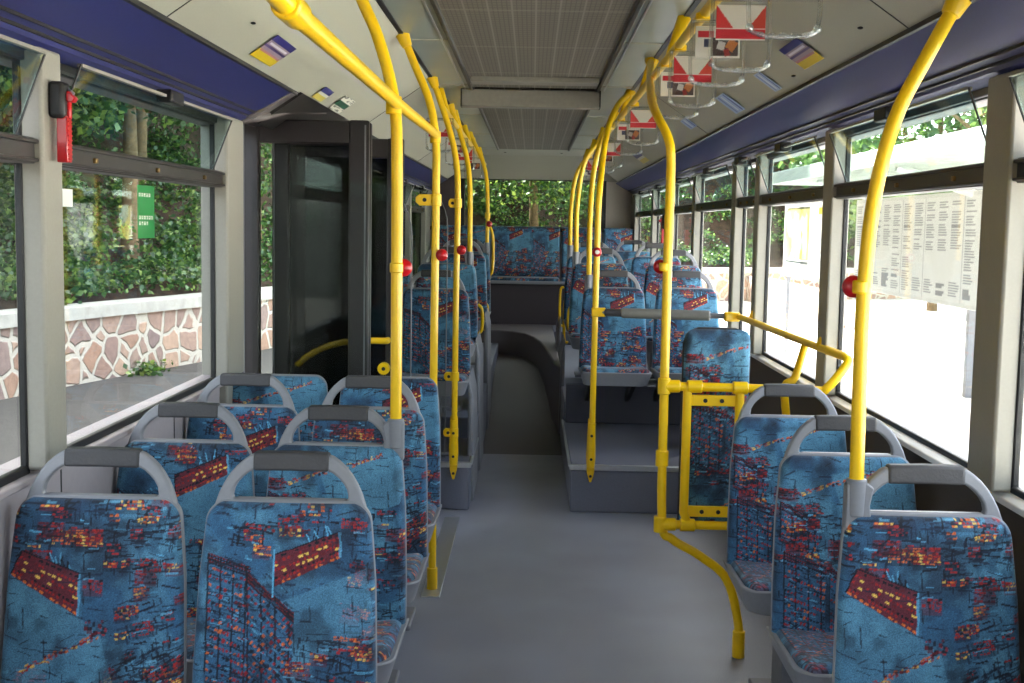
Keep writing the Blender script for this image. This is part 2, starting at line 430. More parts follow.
def facade(c, x0, y0, w, h, slant, lean=0.0):
    """tall building front: dark eaves, window columns, rows of red lettering"""
    c.poly([(x0, y0), (x0 + w, y0 + slant), (x0 + w, y0 + slant + h), (x0, y0 + h)], STEEL * 1.15, .75)
    ang = math.atan2(slant, w)
    for k in range(6): c.line(x0, y0 + k * .004, x0 + w, y0 + slant + k * .004, .003, INK if k % 2 else DRED)
    for k in range(4):
        x = x0 + w * (k + .02) / 3.4; c.line(x, y0 + slant * k / 3.4, x + lean, y0 + slant * k / 3.4 + h, .004, INK, .9)
    c.dashes(int(w * h * 6000), x0, x0 + w, y0 + .01, y0 + h + slant, [INK, NAVY, STEEL * .5], (.008, .03), (.002, .004), ang, 0, .1)
    rows = int(h / .019)
    for j in range(rows):
        y = y0 + .03 + j * .019
        for i in range(int(w / .009)):
            if c.r.rand() < .25: continue
            x = x0 + .006 + i * .009
            c.rect(x, y + slant * (x - x0) / w, c.r.uniform(.004, .008), c.r.uniform(.004, .010), ang, [RED, RED, DRED, ORG, INK][c.r.randint(5)], .9)
    c.dashes(int(w * h * 3500), x0, x0 + w, y0, y0 + h + slant, [INK, NAVY, CYAN], (.004, .018), (.002, .003), ang)

def fabric_canvas(kind, seed):
    W, H = .46, .60
    c = Canvas(W, H, .0021, STEEL, seed)
    n = c.noise(.12, 4); c.mix(np.clip((n - .42) * 4, 0, 1), SKY, .8)
    n = c.noise(.13, 4); c.mix(np.clip((n - .50) * 6, 0, 1), NAVY, .8)
    n = c.noise(.035, 3); c.mix(np.clip((n - .52) * 5, 0, 1), STEEL * .6, .7)
    r_ = c.r
    def street(p0, p1, p2):
        c.poly([p0, p1, p2, (p0[0], p2[1])], SKY * 1.25, .55)
        nn = 16
        for i in range(nn):
            a = (p0[0] + (p1[0] - p0[0]) * i / nn, p0[1] + (p1[1] - p0[1]) * i / nn)
            c.dashes(4, a[0] - .006, a[0] + .008, a[1] - .006, a[1] + .006, [RED, DRED, ORG, YEL], (.005, .011), (.003, .006), math.atan2(p1[1] - p0[1], p1[0] - p0[0]))
    def crowd(x0, x1, y0, y1, dens=1.0, ang=0.0):
        A = (x1 - x0) * (y1 - y0) * 1.7
        c.dashes(int(A * 900 * dens), x0, x1, y0, y1, [INK, NAVY, INK], (.012, .055), (.002, .005), ang, .0, .25)
        c.dashes(int(A * 700 * dens), x0, x1, y0, y1, [INK, NAVY], (.002, .005), (.010, .035), ang, .0, .12)
        for _ in range(int(A * 260 * dens) + 1):
            cx, cy = r_.uniform(x0, x1), r_.uniform(y0, y1); w_, h_ = r_.uniform(.02, .065), r_.uniform(.010, .034); hot = r_.rand() < .4
            c.rect(cx, cy, w_ * 1.1, h_ * 1.1, ang, [NAVY, INK, DRED][r_.randint(3)], .45)
            for j in range(max(1, int(h_ / .0063))):
                yy = cy - h_ / 2 + j * .0063; xx = cx - w_ / 2
                while xx < cx + w_ / 2:
                    l = r_.uniform(.003, .010); k_ = r_.rand()
                    if k_ < .78:
                        col = [RED, DRED, INK, RED][r_.randint(4)] if not hot else [RED, ORG, ORG, YEL, DRED][r_.randint(5)]
                        c.rect(xx + l / 2, yy + (xx - cx) * math.tan(ang), l, r_.uniform(.003, .0055), ang + r_.uniform(-.15, .15), col, .9)
                    xx += l + .0015
        c.dashes(int(A * 260 * dens), x0, x1, y0, y1, [CYAN, SKY * 1.3], (.006, .03), (.002, .005), ang)
    if kind == 0:
        crowd(.00, .46, .00, .10, .9); crowd(.20, .46, .08, .20, .9); crowd(.02, .12, .07, .13, 1.2)
        crowd(.28, .46, .20, .42, 1.0, -.2); crowd(.24, .46, .34, .60, 1.1, -.5); crowd(0, .1, .38, .6, 1.0)
        c.poly([(.03, .18), (.18, .26), (.23, .30), (.06, .42), (.0, .44), (.0, .2)], SKY, .55)
        street((.06, .385), (.235, .30), (.30, .52))
        tram(c, (.048, .118), (.185, .165), (.182, .262), (.022, .172))
        c.dashes(22, .20, .25, .27, .31, [RED, DRED, INK], (.004, .012), (.004, .012))
    elif kind == 1:
        crowd(.06, .46, .00, .07, .7); crowd(.08, .16, .05, .11, 1.3, .1); crowd(.36, .46, .06, .3, 1.0, .2)
        c.poly([(.20, .22), (.40, .14), (.42, .30), (.25, .36)], SKY, .5)
        facade(c, .035, .115, .10, .27, .03); facade(c, .125, .155, .11, .26, .09, .01)
        crowd(.22, .46, .30, .50, 1.0, .1); crowd(.0, .46, .46, .60, .9)
        tram(c, (.185, .115), (.335, .060), (.338, .118), (.190, .185))
        c.line(.186, .10, .186, .21, .004, CYAN)
    elif kind == 2:
        crowd(.00, .12, .10, .30, 1.0); facade(c, .02, .13, .11, .10, .05)
        crowd(.05, .22, .16, .34, 1.2); crowd(.0, .46, .50, .60, 1.2)
        facade(c, .03, .27, .12, .22, .04); facade(c, .16, .31, .12, .18, .08); crowd(.30, .46, .18, .5, .9)
        c.poly([(.16, .05), (.44, .02), (.40, .16), (.22, .22)], SKY, .6)
        for i in range(26):
            t = i / 26; c.dashes(3, .07 + .28 * t, .085 + .28 * t, .10 - .085 * t, .112 - .085 * t, [RED, DRED, YEL, ORG, INK], (.004, .012), (.003, .006), -.3)
    else:
        crowd(.00, .46, .00, .06, .8); facade(c, .02, .13, .13, .3, .10); crowd(.28, .46, .24, .56, 1.0, .2)
        c.poly([(.16, .1), (.42, .06), (.42, .22), (.2, .3)], SKY, .55)
        tram(c, (.19, .09), (.34, .030), (.345, .085), (.195, .155)); crowd(.12, .34, .28, .42, 1.0); crowd(0, .46, .44, .6, .9)
    for q in range(150):
        x, y = r_.uniform(0, W), r_.uniform(0, H); an = r_.choice([0, .1, -.45, 1.5, .3]); l = r_.uniform(.012, .05)
        c.rect(x, y, l, r_.uniform(.0018, .0035), an, [INK, NAVY][r_.randint(2)], .8)
    n = c.noise(.07, 3); c.mix(np.clip((n - .56) * 6, 0, 1), INK, .55)
    g = r_.rand(c.ny, c.nx)[..., None]; c.a = c.a * (.85 + .3 * g)
    return c
FAB = [fabric_canvas(k, 11 + k) for k in range(4)]

# ------------------------------------------------------------------ seats
Z0, Z1 = .400, .931
def half_w(z):
    h = np.interp(z, [.40, .55, .75, .88, .935], [.213, .211, .204, .192, .184])
    rr = .045; d = np.clip(z - (Z1 - rr), 0, rr); h = h - (rr - np.sqrt(np.maximum(rr * rr - d * d, 0)))
    rb = .03; d = np.clip((Z0 + rb) - z, 0, rb); return h - (rb - np.sqrt(np.maximum(rb * rb - d * d, 0)))
def back_y(z): return (z - .93) * .15
def back_outline(grow=0.0, n=10):
    zs = list(np.linspace(Z0 + .03, Z1 - .045, 8))
    zs = [Z0 + .03 * (1 - math.cos(PI / 2 * i / n)) for i in range(n)] + zs + [Z1 - .045 + .045 * math.sin(PI / 2 * i / n) for i in range(1, n + 1)]
    side = [(float(half_w(z)) + grow, z + (grow if z > .8 else -grow * .3 if z < .45 else 0)) for z in zs]
    return side + [(-x, z) for x, z in reversed(side)]

def back_shell(mb, grow, y_front, y_back):
    o = back_outline(grow); n = len(o)
    v = [(x, back_y(z) + y_front, z) for x, z in o] + [(x * .97, back_y(z) + y_back, z) for x, z in o]
    mb.add(v, [tuple(range(n)), tuple(range(2 * n - 1, n - 1, -1))] + [(i, i + n, (i + 1) % n + n, (i + 1) % n) for i in range(n)])

def back_pad(kind, parent, W=.40, name='backrest_cushion'):
    cv = FAB[kind].sampler()
    def fn(U, V):
        # squeeze samples towards the edge so the rounded border is smooth
        z = Z0 + .002 + (Z1 - Z0 - .004) * V
        hw = half_w(z) - .0015
        x = (U * 2 - 1) * hw
        e = np.minimum(np.minimum(1, (1 - np.abs(U * 2 - 1)) / .10), np.minimum(1, np.minimum(V, 1 - V) / .06))
        dome = .020 * np.sqrt(np.clip(1 - (1 - e) ** 2, 0, 1)) + .006 * (1 - (U * 2 - 1) ** 2)
        y = back_y(z) - .004 - dome
        return np.stack([x, y, z], 1), x + .213, Z1 - z
    return grid_obj(name, fn, 196, 236, cv, M['fabric'], parent)

def seat_pad(kind, parent):
    cv = FAB[kind].sampler()
    def fn(U, V):
        y = -.055 - .385 * V                     # 0 at the back, 1 at the front edge
        hw = .205 - .03 * np.clip((V - .8) / .2, 0, 1) ** 2
        x = (U * 2 - 1) * hw
        e = np.minimum(1, (1 - np.abs(U * 2 - 1)) / .14); e = np.minimum(e, np.minimum(1, (1 - V) / .14))
        z = .418 + .020 * V + .030 * np.sqrt(np.clip(1 - (1 - e) ** 2, 0, 1)) - .012 * (1 - (U * 2 - 1) ** 2) * (1 - V)
        return np.stack([x, y, z], 1), x + .213, .18 + V * .4
    return grid_obj('seat_cushion', fn, 120, 110, cv, M['fabric'], parent)

def rounded(hw, y0, y1, r, n=6, front=True):
    pts = [(-hw, y0), (hw, y0)]
    for i in range(n + 1):
        a = PI / 2 * i / n; pts.append((hw - r + r * math.cos(a), y1 + r - r * math.sin(a)))
    for i in range(n + 1):
        a = PI / 2 * i / n; pts.append((-hw + r - r * math.sin(a), y1 + r - r * math.cos(a)))
    return pts

def make_seat(kind, handle=True, socket=0, base=0.0, bracket=False):
    root = empty('bus_chair')
    mb = MB(); back_shell(mb, .002, -.002, .030); mb.build('backrest_shell', M['rim'], root, bevel=.004)
    back_pad(kind, root); seat_pad((kind + 1) % 4, root)
    # moulded tray under the cushion
    top = rounded(.219, -.02, -.452, .07); low = rounded(.195, -.03, -.425, .07); n = len(top)
    mb = MB(); v = [(x, y, .428 + .016 * (-y) / .44) for x, y in top] + [(x, y, .370 - .012 * (-y) / .44) for x, y in low]
    mb.add(v, [tuple(range(n)), tuple(range(2 * n - 1, n - 1, -1))] + [(i, i + n, (i + 1) % n + n, (i + 1) % n) for i in range(n)])
    mb.build('seat_tray', M['plastic'], root, bevel=.006)
    if handle:
        oh = [(-.180, .895), (-.174, .922), (-.166, .946), (-.155, .969), (-.142, .990), (-.127, 1.008), (-.111, 1.022), (-.098, 1.031), (-.085, 1.036)]
        ih = [(-.118, .895), (-.130, .928), (-.134, .940), (-.131, .956), (-.123, .970), (-.112, .982), (-.100, .992), (-.090, .998), (-.080, 1.001)]
        def band(o, i_, mb, y0, y1):
            v = []
            for (a, b) in zip(o, i_):
                for yy in (y0, y1): v += [(a[0], back_y(a[1]) + yy, a[1]), (b[0], back_y(b[1]) + yy, b[1])]
            f = []
            for k in range(len(o) - 1):
                q = k * 4; f += [(q, q + 1, q + 5, q + 4), (q + 2, q + 6, q + 7, q + 3), (q, q + 4, q + 6, q + 2), (q + 1, q + 3, q + 7, q + 5)]
            f += [(0, 2, 3, 1), (len(v) - 4, len(v) - 3, len(v) - 1, len(v) - 2)]
            mb.add(v, f)
        mb = MB(); band(oh, ih, mb, .002, .028)
        band([(-x, z) for x, z in oh], [(-x, z) for x, z in ih], mb, .002, .028)
        # little web under the arch along the shell top
        band([(-.13, .935), (.13, .935)], [(-.13, .920), (.13, .920)], mb, .004, .028)
        h = mb.build('grab_handle', M['plastic'], root, bevel=.006, seg=3)
        mb = MB(); band([(-.088, 1.040), (0, 1.042), (.088, 1.040)], [(-.088, .998), (0, .999), (.088, .998)], mb, -.002, .032)
        mb.build('handle_grip', M['grip'], h, bevel=.007, seg=3)
    if socket:
        x = socket
        mb = MB(); mb.tube([(x, .0, .925), (x, .0, 1.012)], [.021, .024], 16, False)
        s_ = 1 if x > 0 else -1
        mb.prism([(x + s_ * .024, .89), (x + s_ * .024, 1.0), (x - s_ * .02, 1.006), (x - s_ * .038, .992), (x - s_ * .030, .95), (x - s_ * .034, .925), (x - s_ * .01, .90)], 'y', -.014, .022)
        mb.build('pole_socket', M['plastic'], root, bevel=.004)
    mb = MB()
    if bracket:
        mb.box(-.17, .17, -.30, .10, .350, .380)
        for xx in (-.15, .12): mb.prism([(-.22, .352), (.10, .352), (.39, .20), (.39, .15)], 'x', xx, xx + .03)
        mb.build('mounting_bracket', M['dark'], root, bevel=.004)
    else:
        mb.box(-.05, .05, -.26, -.10, .0, .375); mb.box(-.12, .12, -.30, -.06, .0, .02); mb.box(-.15, .15, -.30, .0, .35, .385)
        mb.build('pedestal', M['grey'], root, bevel=.006)
    return root

SEATG = 'printed plush bus seats with grey plastic edging'
proto = {}
def seat(kind, x, y, z, label, handle=True, socket=0, bracket=False, group=SEATG):
    key = (kind, handle, socket, bracket)
    if key not in proto:
        o = make_seat(*key[:3], bracket=bracket); proto[key] = o
    else:
        o = copy_tree(proto[key])
    o.location = (x, y, z); tag(o, label, 'bus seat', group)
    return o

seat(0, -.986, 2.71, 0, 'blue tram-print bus seat in the nearest left row, against the window wall')
seat(1, -.546, 2.71, 0, 'blue street-print bus seat in the nearest left row, beside the aisle')
seat(3, -.992, 3.43, 0, 'second bus seat along the left window wall, its dark grip over the nearest one')
seat(2, -.553, 3.43, 0, 'second left aisle seat, with a yellow pole standing in its shoulder', socket=.17)
seat(1, -.992, 4.13, 0, 'third bus seat along the left window wall, at the end of the sill')
seat(0, -.553, 4.13, 0, 'third left aisle seat, with an empty grey handle arch behind the pole')
seat(2, -.992, 4.72, .035, 'handleless bus seat at the door end of the left window wall', handle=False)
seat(3, -.553, 4.72, .035, 'handleless bus seat by the aisle, just in front of the door', handle=False)
seat(0, .916, 2.71, 0, 'nearest right bus seat with red tram motif and pole in its left shoulder', socket=-.164)
seat(2, .919, 3.43, 0, 'middle one of three single bus seats on the near right side')
seat(2, .905, 4.13, 0, 'rearmost of three near right single seats, in front of the yellow frame')
seat(3, .525, 7.60, .265, 'front aisle seat on the right podium, pole ending in its shoulder', socket=-.16, bracket=True)
seat(3, .985, 7.60, .27, 'front window seat on the right podium, behind the grey bar', bracket=True)
seat(0, .485, 8.50, .39, 'second row aisle seat on the right podium, handle above the front one', socket=-.17)
seat(0, .985, 8.35, .39, 'second row window seat on the right podium, handle against the glass')
seat(2, .475, 9.50, .42, 'third row aisle seat on the right podium, mostly behind poles', socket=-.17)
seat(1, .985, 9.50, .42, 'third row window seat on the right podium')
seat(2, .985, 11.7, .42, 'last forward window seat on the right, just before the rear bench')
seat(1, -.555, 7.00, .27, 'front aisle seat on the left podium, right behind the door')
seat(3, -.990, 7.00, .27, 'front window seat on the left podium, seen through the door glass')
seat(2, -.555, 7.90, .39, 'second row aisle seat on the left podium, pole ending in its shoulder', socket=.15)
seat(0, -.990, 7.90, .39, 'second row window seat on the left podium, seen through the door glass')
seat(3, -.550, 9.40, .42, 'third row aisle seat on the left podium')
seat(2, -.550, 10.2, .42, 'fourth row aisle seat on the left podium, beside the farthest left pole', socket=.17)

# rear bench
def pad_panel(name, x0, x1, z0, z1, yb, yt, kind, parent, thick=.03, m=None, off=(0, 0)):
    cv = FAB[kind].sampler(); w = x1 - x0; h = z1 - z0
    def fn(U, V):
        x = x0 + w * U; z = z0 + h * V
        ex = np.minimum(np.minimum(U, 1 - U) * w / .03, 1); ez = np.minimum(np.minimum(V, 1 - V) * h / .03, 1); e = np.minimum(ex, ez)
        rr = .04; cx = np.clip(rr - np.minimum(x - x0, x1 - x), 0, rr); ct = np.clip(rr - (z1 - z), 0, rr)
        sh = rr - np.sqrt(np.maximum(rr * rr - ct * ct, 0)); x = np.where(U < .5, np.maximum(x, x0 + sh * (1 - U * 2)), np.minimum(x, x1 - sh * (U * 2 - 1)))
        y = yb + (yt - yb) * V - thick * np.sqrt(np.clip(1 - (1 - e) ** 2, 0, 1))
        return np.stack([x, y, z], 1), np.mod((x - x0) + off[0], .44), np.mod((z1 - z) + off[1], .58)
    return grid_obj(name, fn, max(20, int(w / .004)), max(20, int(h / .004)), cv, M['fabric'], parent)
bench = thing('rear_bench', 'full width rear bench with dark street-print fabric below the rear window', 'bench', (0, 13.3, .52))
for k, (a, b) in enumerate([(-1.12, -.82), (-.80, -.46), (-.44, .315), (.335, .775), (.795, 1.12)]):
    pad_panel('backrest_cushion', a, b, .50, 1.055, 0, .12, (k + 1) % 4, bench)
    MB().prism([(.004, .49), (.07, .49), (.17, 1.045), (.124, 1.045)], 'x', a + .004, b - .004).build('backrest_shell', M['rim'], bench, bevel=.004)
    cv = FAB[(k + 2) % 4].sampler()
    def fn(U, V, a=a, b=b):
        x = a + (b - a) * U; y = -.40 + .40 * V; e = np.minimum(np.minimum(U, 1 - U) * (b - a) / .04, 1); e = np.minimum(e, np.minimum(V / .1, 1))
        z = .47 + .035 * np.sqrt(np.clip(1 - (1 - e) ** 2, 0, 1)); return np.stack([x, y, z], 1), (x - a) % .44, V * .4
    grid_obj('seat_cushion', fn, 60, 50, cv, M['fabric'], bench)
MB().box(-1.12, 1.12, -.42, .0, .435, .472).build('seat_tray', M['rim'], bench, bevel=.01)
MB().box(-1.12, 1.12, -.36, .0, 0, .435).build('bench_base', M['carpet'], bench)

# ------------------------------------------------------------------ bus shell
YN, YR = -5.0, 13.9        # front opening (behind the camera) and rear wall
struct(MB().box(-1.22, 1.22, YN, YR, -.06, 0).build('floor', M['floor']))
# seam strip in the floor by the door
tag(MB().box(-.44, -.36, 4.95, 6.35, 0, .006).build('floor_track', M['alu'], bevel=.002), 'aluminium strip let into the floor beside the door step', 'floor strip')
# steps and podiums
def podium(name, x0, x1, y0, y1, z0, z1, edge=None):
    o = struct(MB().box(x0, x1, y0, y1, z0, z1).build(name, M['step'], bevel=.008)); return o
podium('podium_right', .24, 1.2, 6.54, 8.1, 0, .262)
struct(MB().box(.25, 1.2, 8.0, 8.1, .262, .52).build('podium_skirt', M['riser'], bevel=.006))
podium('podium_right_rear', .24, 1.2, 8.1, 12.94, 0, .39)
podium('podium_left', -1.2, -.32, 6.54, 7.35, 0, .262)
podium('podium_left_rear', -1.2, -.32, 7.35, 12.94, 0, .39)
struct(MB().prism([(8.2, 0), (9.0, .035), (10.2, .16), (11.2, .27), (12.94, .30), (12.94, -.02), (8.2, -.02)], 'x', -.32, .24).build('ramp_aisle', M['aisle']))
pl = [(-1.2, 12.94), (-1.2, 12.15), (-.32, 12.15), (-.18, 12.08), (-.05, 11.85), (.03, 11.5), (.09, 11.05), (.135, 10.5), (.165, 9.9), (.19, 9.3), (.24, 9.0), (.24, 12.94)]
struct(MB().prism(pl, 'z', .0, .52).build('platform_rear', M['platform'], bevel=.012))
struct(MB().box(.24, 1.2, 12.1, 12.94, .39, .52).build('platform_rear_right', M['step'], bevel=.008))
def trim(i, *b): struct(MB().box(*b).build('trim_%d' % i, M['alu'], bevel=.003))
trim(1, .232, 1.18, 6.530, 6.56, .238, .268); trim(2, -1.18, -.312, 6.530, 6.56, .238, .268)
trim(3, .226, .24, 6.56, 8.1, .248, .268); trim(4, -.32, -.306, 6.56, 7.35, .248, .268)
# moulded plastic side covers along the aisle beside the left seats
for k, (ya, yb, zt) in enumerate([(6.75, 7.3, .72), (7.6, 8.2, .86), (9.0, 9.7, .92)]):
    o = MB().prism([(-.345, 0), (-.305, 0), (-.318, zt - .12), (-.345, zt)], 'y', ya, yb).build('seat_side_cover', M['plastic'], bevel=.01)
    tag(o, ['pale plastic side cover below the first seat left of the aisle, behind the door', 'pale plastic side cover below the second left podium seat', 'pale plastic side cover below the third left podium seat'][k], 'side cover')
for k, (ya, yb, zt) in enumerate([(8.9, 9.5, .74), (10.2, 11.0, .8)]):
    o = MB().prism([(.265, 0), (.225, 0), (.238, zt - .12), (.265, zt)], 'y', ya, yb).build('seat_side_cover', M['grey'], bevel=.01)
    tag(o, ['grey plastic side cover right of the aisle, under the third podium row', 'grey plastic side cover right of the aisle, nearest the rear steps'][k], 'side cover')

# walls below the sill, ledges
def wall_low(name, s, ya, yb, z1, m): return struct(MB().box(*sorted((s * 1.2, s * 1.27)), ya, yb, -.3, z1).build(name, m))
wall_low('wall_left_front', -1, YN, 4.72, .955, M['wall']); wall_low('wall_left_rear', -1, 6.34, YR, .955, M['wall'])
wall_low('wall_right', 1, YN, YR, .925, M['rwall'])
def ledge(i, s, ya, yb, zt, m=M['sill'], d=.02, up=.012):
    struct(MB().prism([(s * (1.2 - d), zt - .02), (s * (1.2 - d), zt - .004), (s * 1.203, zt + up), (s * 1.27, zt + up), (s * 1.27, zt - .03), (s * 1.2, zt - .03)], 'y', ya, yb).build('trim_%d' % i, m, bevel=.003))
ledge(5, -1, YN, 4.72, .965, M['wall'], .035); ledge(6, -1, 6.34, YR, .965, M['wall'], .035); ledge(7, 1, YN, YR, .935, M['sill'], .04, .028)
# seams in the left wall lining
for k, y in enumerate((3.02, 4.0)):
    struct(MB().box(-1.2008, -1.1985, y, y + .006, .0, .95).build('trim_%d' % (8 + k), M['frame']))
# header, cove, ceiling
def side_strip(name, s, pts, m, ya, yb, th=.015):
    up = [(s * x, z) for x, z in pts]; back = [(s * (x + th), z + th) for x, z in reversed(pts)]
    return struct(MB().prism(up + back, 'y', ya, yb).build(name, m))
cove = [(.95, 2.083), (1.0, 2.052), (1.06, 2.018), (1.10, 2.000), (1.128, 1.985)]
lip = [(1.125, 1.988), (1.135, 1.972), (1.150, 1.968), (1.160, 1.955), (1.175, 1.95)]
for s, nm, segs in ((-1, 'left', [(YN, 4.78), (6.3, YR)]), (1, 'right', [(YN, YR)])):
    for j, (a, b) in enumerate(segs):
        side_strip('cove_%s_%d' % (nm, j + 1), s, cove, M['navy'], a, b)
        side_strip('cove_lip_%s_%d' % (nm, j + 1), s, lip, M['navy'], a, b, .02)
        struct(MB().box(*sorted((s * 1.17, s * 1.27)), a, b, 1.93, 2.00).build('header_%s_%d' % (nm, j + 1), M['frame'], bevel=.004))
    side_strip('ceiling_slope_' + nm, s, [(.56, 2.356), (.95, 2.086)], M['cream'], YN, 13.45, .012)
    struct(MB().box(*sorted((s * .545, s * .565)), YN, 13.45, 2.352, 2.37).build('ceiling_slot_' + nm, M['black']))
    struct(MB().box(*sorted((s * .945, s * .958)), YN, 13.45, 2.0765, 2.092).build('cove_seam_' + nm, M['black']))
    for (xa, za) in ((1.098, 1.9985), (1.124, 1.985)):
        for a, b in segs: struct(MB().box(*sorted((s * (xa - .004), s * (xa + .004))), a, b, za - .003, za + .006).build('cove_groove_' + nm, M['black']))
    struct(MB().box(*sorted((s * .37, s * .545)), YN, 13.4, 2.358, 2.38).build('ceiling_strip_' + nm, M['ceiling_strip']))
    struct(MB().box(*sorted((s * .352, s * .372)), YN, 12.4, 2.345, 2.38).build('hatch_rail_' + nm, M['frame'], bevel=.004))
    struct(MB().box(*sorted((s * .395, s * .402)), YN, 7.0, 2.352, 2.38).build('ceiling_bead_' + nm, M['alu']))
    for y in (1.9, 3.6, 5.2, 6.8, 8.6, 10.4, 12.2):
        struct(MB().box(*sorted((s * .375, s * .545)), y, y + .03, 2.354, 2.38).build('ceiling_joint_' + nm, M['cream']))
    # hairline joints across the sloping panels
    for y in (3.12, 6.6, 9.9):
        x0, z0, x1, z1 = .57, 2.349, .945, 2.089
        struct(MB().prism([(s * x0, z0 - .0015), (s * x1, z1 - .0015), (s * x1, z1 + .004), (s * x0, z0 + .004)], 'y', y, y + .005).build('panel_joint_' + nm, M['frame']))
struct(MB().box(-.352, .352, YN, 6.96, 2.36, 2.385).build('ceiling_hatch_front', M['hatch']))
struct(MB().box(-.352, .352, 7.1, 12.4, 2.36, 2.385).build('ceiling_hatch_rear', M['hatch']))
struct(MB().box(-.55, .55, 12.4, 13.45, 2.357, 2.385).build('ceiling_rear', M['cream']))
struct(MB().box(-.34, .34, 6.45, 6.62, 2.335, 2.362).build('ceiling_rib', M['boxgrey'], bevel=.004))
struct(MB().prism([(13.38, 2.365), (13.42, 2.352), (13.9, 2.10), (13.95, 2.12), (13.95, 2.42), (13.38, 2.42)], 'x', -1.25, 1.25).build('ceiling_bulkhead', M['cream']))
struct(MB().box(-1.3, 1.3, YN, 14.0, 2.40, 2.46).build('roof', M['cream']))
for s in (-1, 1):
    struct(MB().prism([(s * 1.0, 2.40), (s * 1.3, 2.40), (s * 1.3, 1.99), (s * 1.27, 1.96), (s * 1.24, 1.96), (s * 1.24, 2.1)], 'y', YN, 14.0).build('roof_side_' + ('left' if s < 0 else 'right'), M['cream']))
for s, y in ((-1, 12.9), (1, 12.9), (-1, 12.6), (1, 12.6)):
    if y > 12.8: tag(MB().sphere((s * .30, y, 2.357), .014, sz=.4).build('ceiling_screw', M['black']), 'small dark screw cover on the cream rear ceiling, %s of two' % ('left' if s < 0 else 'right'), 'screw')
bx = thing('ceiling_box', 'grey rectangular box spanning the ceiling between the two hatches', 'ceiling box', (-.02, 7.0, 2.25))
MB().box(-.40, .395, 0, .10, .005, .105).build('housing', M['boxgrey'], bx, bevel=.006)
MB().box(-.405, -.399, .0, .1, .005, .105).build('end_cap', M['black'], bx); MB().box(.394, .40, .0, .1, .005, .105).build('end_cap', M['black'], bx)

# front end behind the camera: unseen wall, added closed to keep light out
fw = MB(); fw.box(-1.27, -.95, YN - .07, YN, -.06, 2.42); fw.box(.95, 1.27, YN - .07, YN, -.06, 2.42); fw.box(-.95, .95, YN - .07, YN, -.06, 2.42)
struct(fw.build('wall_front_blocker', M['wall']))
# rear wall and window
rw = MB(); rw.box(-1.25, -.82, YR, YR + .07, .4, 2.3); rw.box(.82, 1.25, YR, YR + .07, .4, 2.3); rw.box(-.82, .82, YR, YR + .07, .4, 1.56); rw.box(-.82, .82, YR, YR + .07, 2.12, 2.4)
struct(rw.build('wall_rear', M['rearpanel']))
struct(MB().box(-1.125, -.84, 13.5, 13.9, 1.56, 2.3).build('wall_rear_left', M['carpet'], bevel=.01))
struct(MB().box(-1.19, 1.2, 13.42, 13.9, 1.52, 1.56).build('shelf_rear', M['dark'], bevel=.005))
w = struct(empty('window_rear', (0, YR, 0)))
fr = MB(); fr.box(-.84, -.78, -.02, .0, 1.54, 2.13); fr.box(.78, .84, -.02, .0, 1.54, 2.13); fr.box(-.84, .84, -.02, 0, 1.54, 1.575); fr.box(-.84, .84, -.02, 0, 2.10, 2.13)
fr.build('window_frame', M['black'], w, bevel=.004); MB().box(-.80, .80, .03, .036, 1.56, 2.12).build('pane', M['rearglass'], w)

# pillars (pale covers) and windows
LP = [(-4.6, -4.48), (-2.9, -2.78), (-.6, -.48), (1.2, 1.32), (2.78, 2.90), (4.47, 4.72), (6.34, 6.5), (8.0, 8.12), (9.6, 9.72), (11.2, 11.32), (12.8, 13.9)]
RP = [(-4.6, -4.45), (-2.75, -2.6), (-.55, -.4), (1.15, 1.32), (2.90, 3.07), (4.60, 4.74), (6.08, 6.19), (6.78, 6.90), (8.47, 8.59), (9.95, 10.07), (11.40, 11.52), (13.35, 13.9)]
def pillars(s, PS, base, nm):
    for k, (a, b) in enumerate(PS):
        mb = MB(); mb.prism([(s * 1.132, a), (s * 1.132, b), (s * 1.155, b + .0), (s * 1.203, b), (s * 1.203, a)], 'z', base, 1.962)
        struct(mb.build('pillar_%s_%d' % (nm, k + 1), M['pillar'], bevel=.008))
pillars(-1, LP, .975, 'left'); pillars(1, RP, .945, 'right')
struct(MB().box(-1.27, -1.17, 4.6, 4.78, -.3, 2.0).build('door_post_near', M['pillar'], bevel=.008))
struct(MB().box(-1.27, -1.17, 6.3, 6.42, -.3, 2.0).build('door_post_far', M['pillar'], bevel=.008))

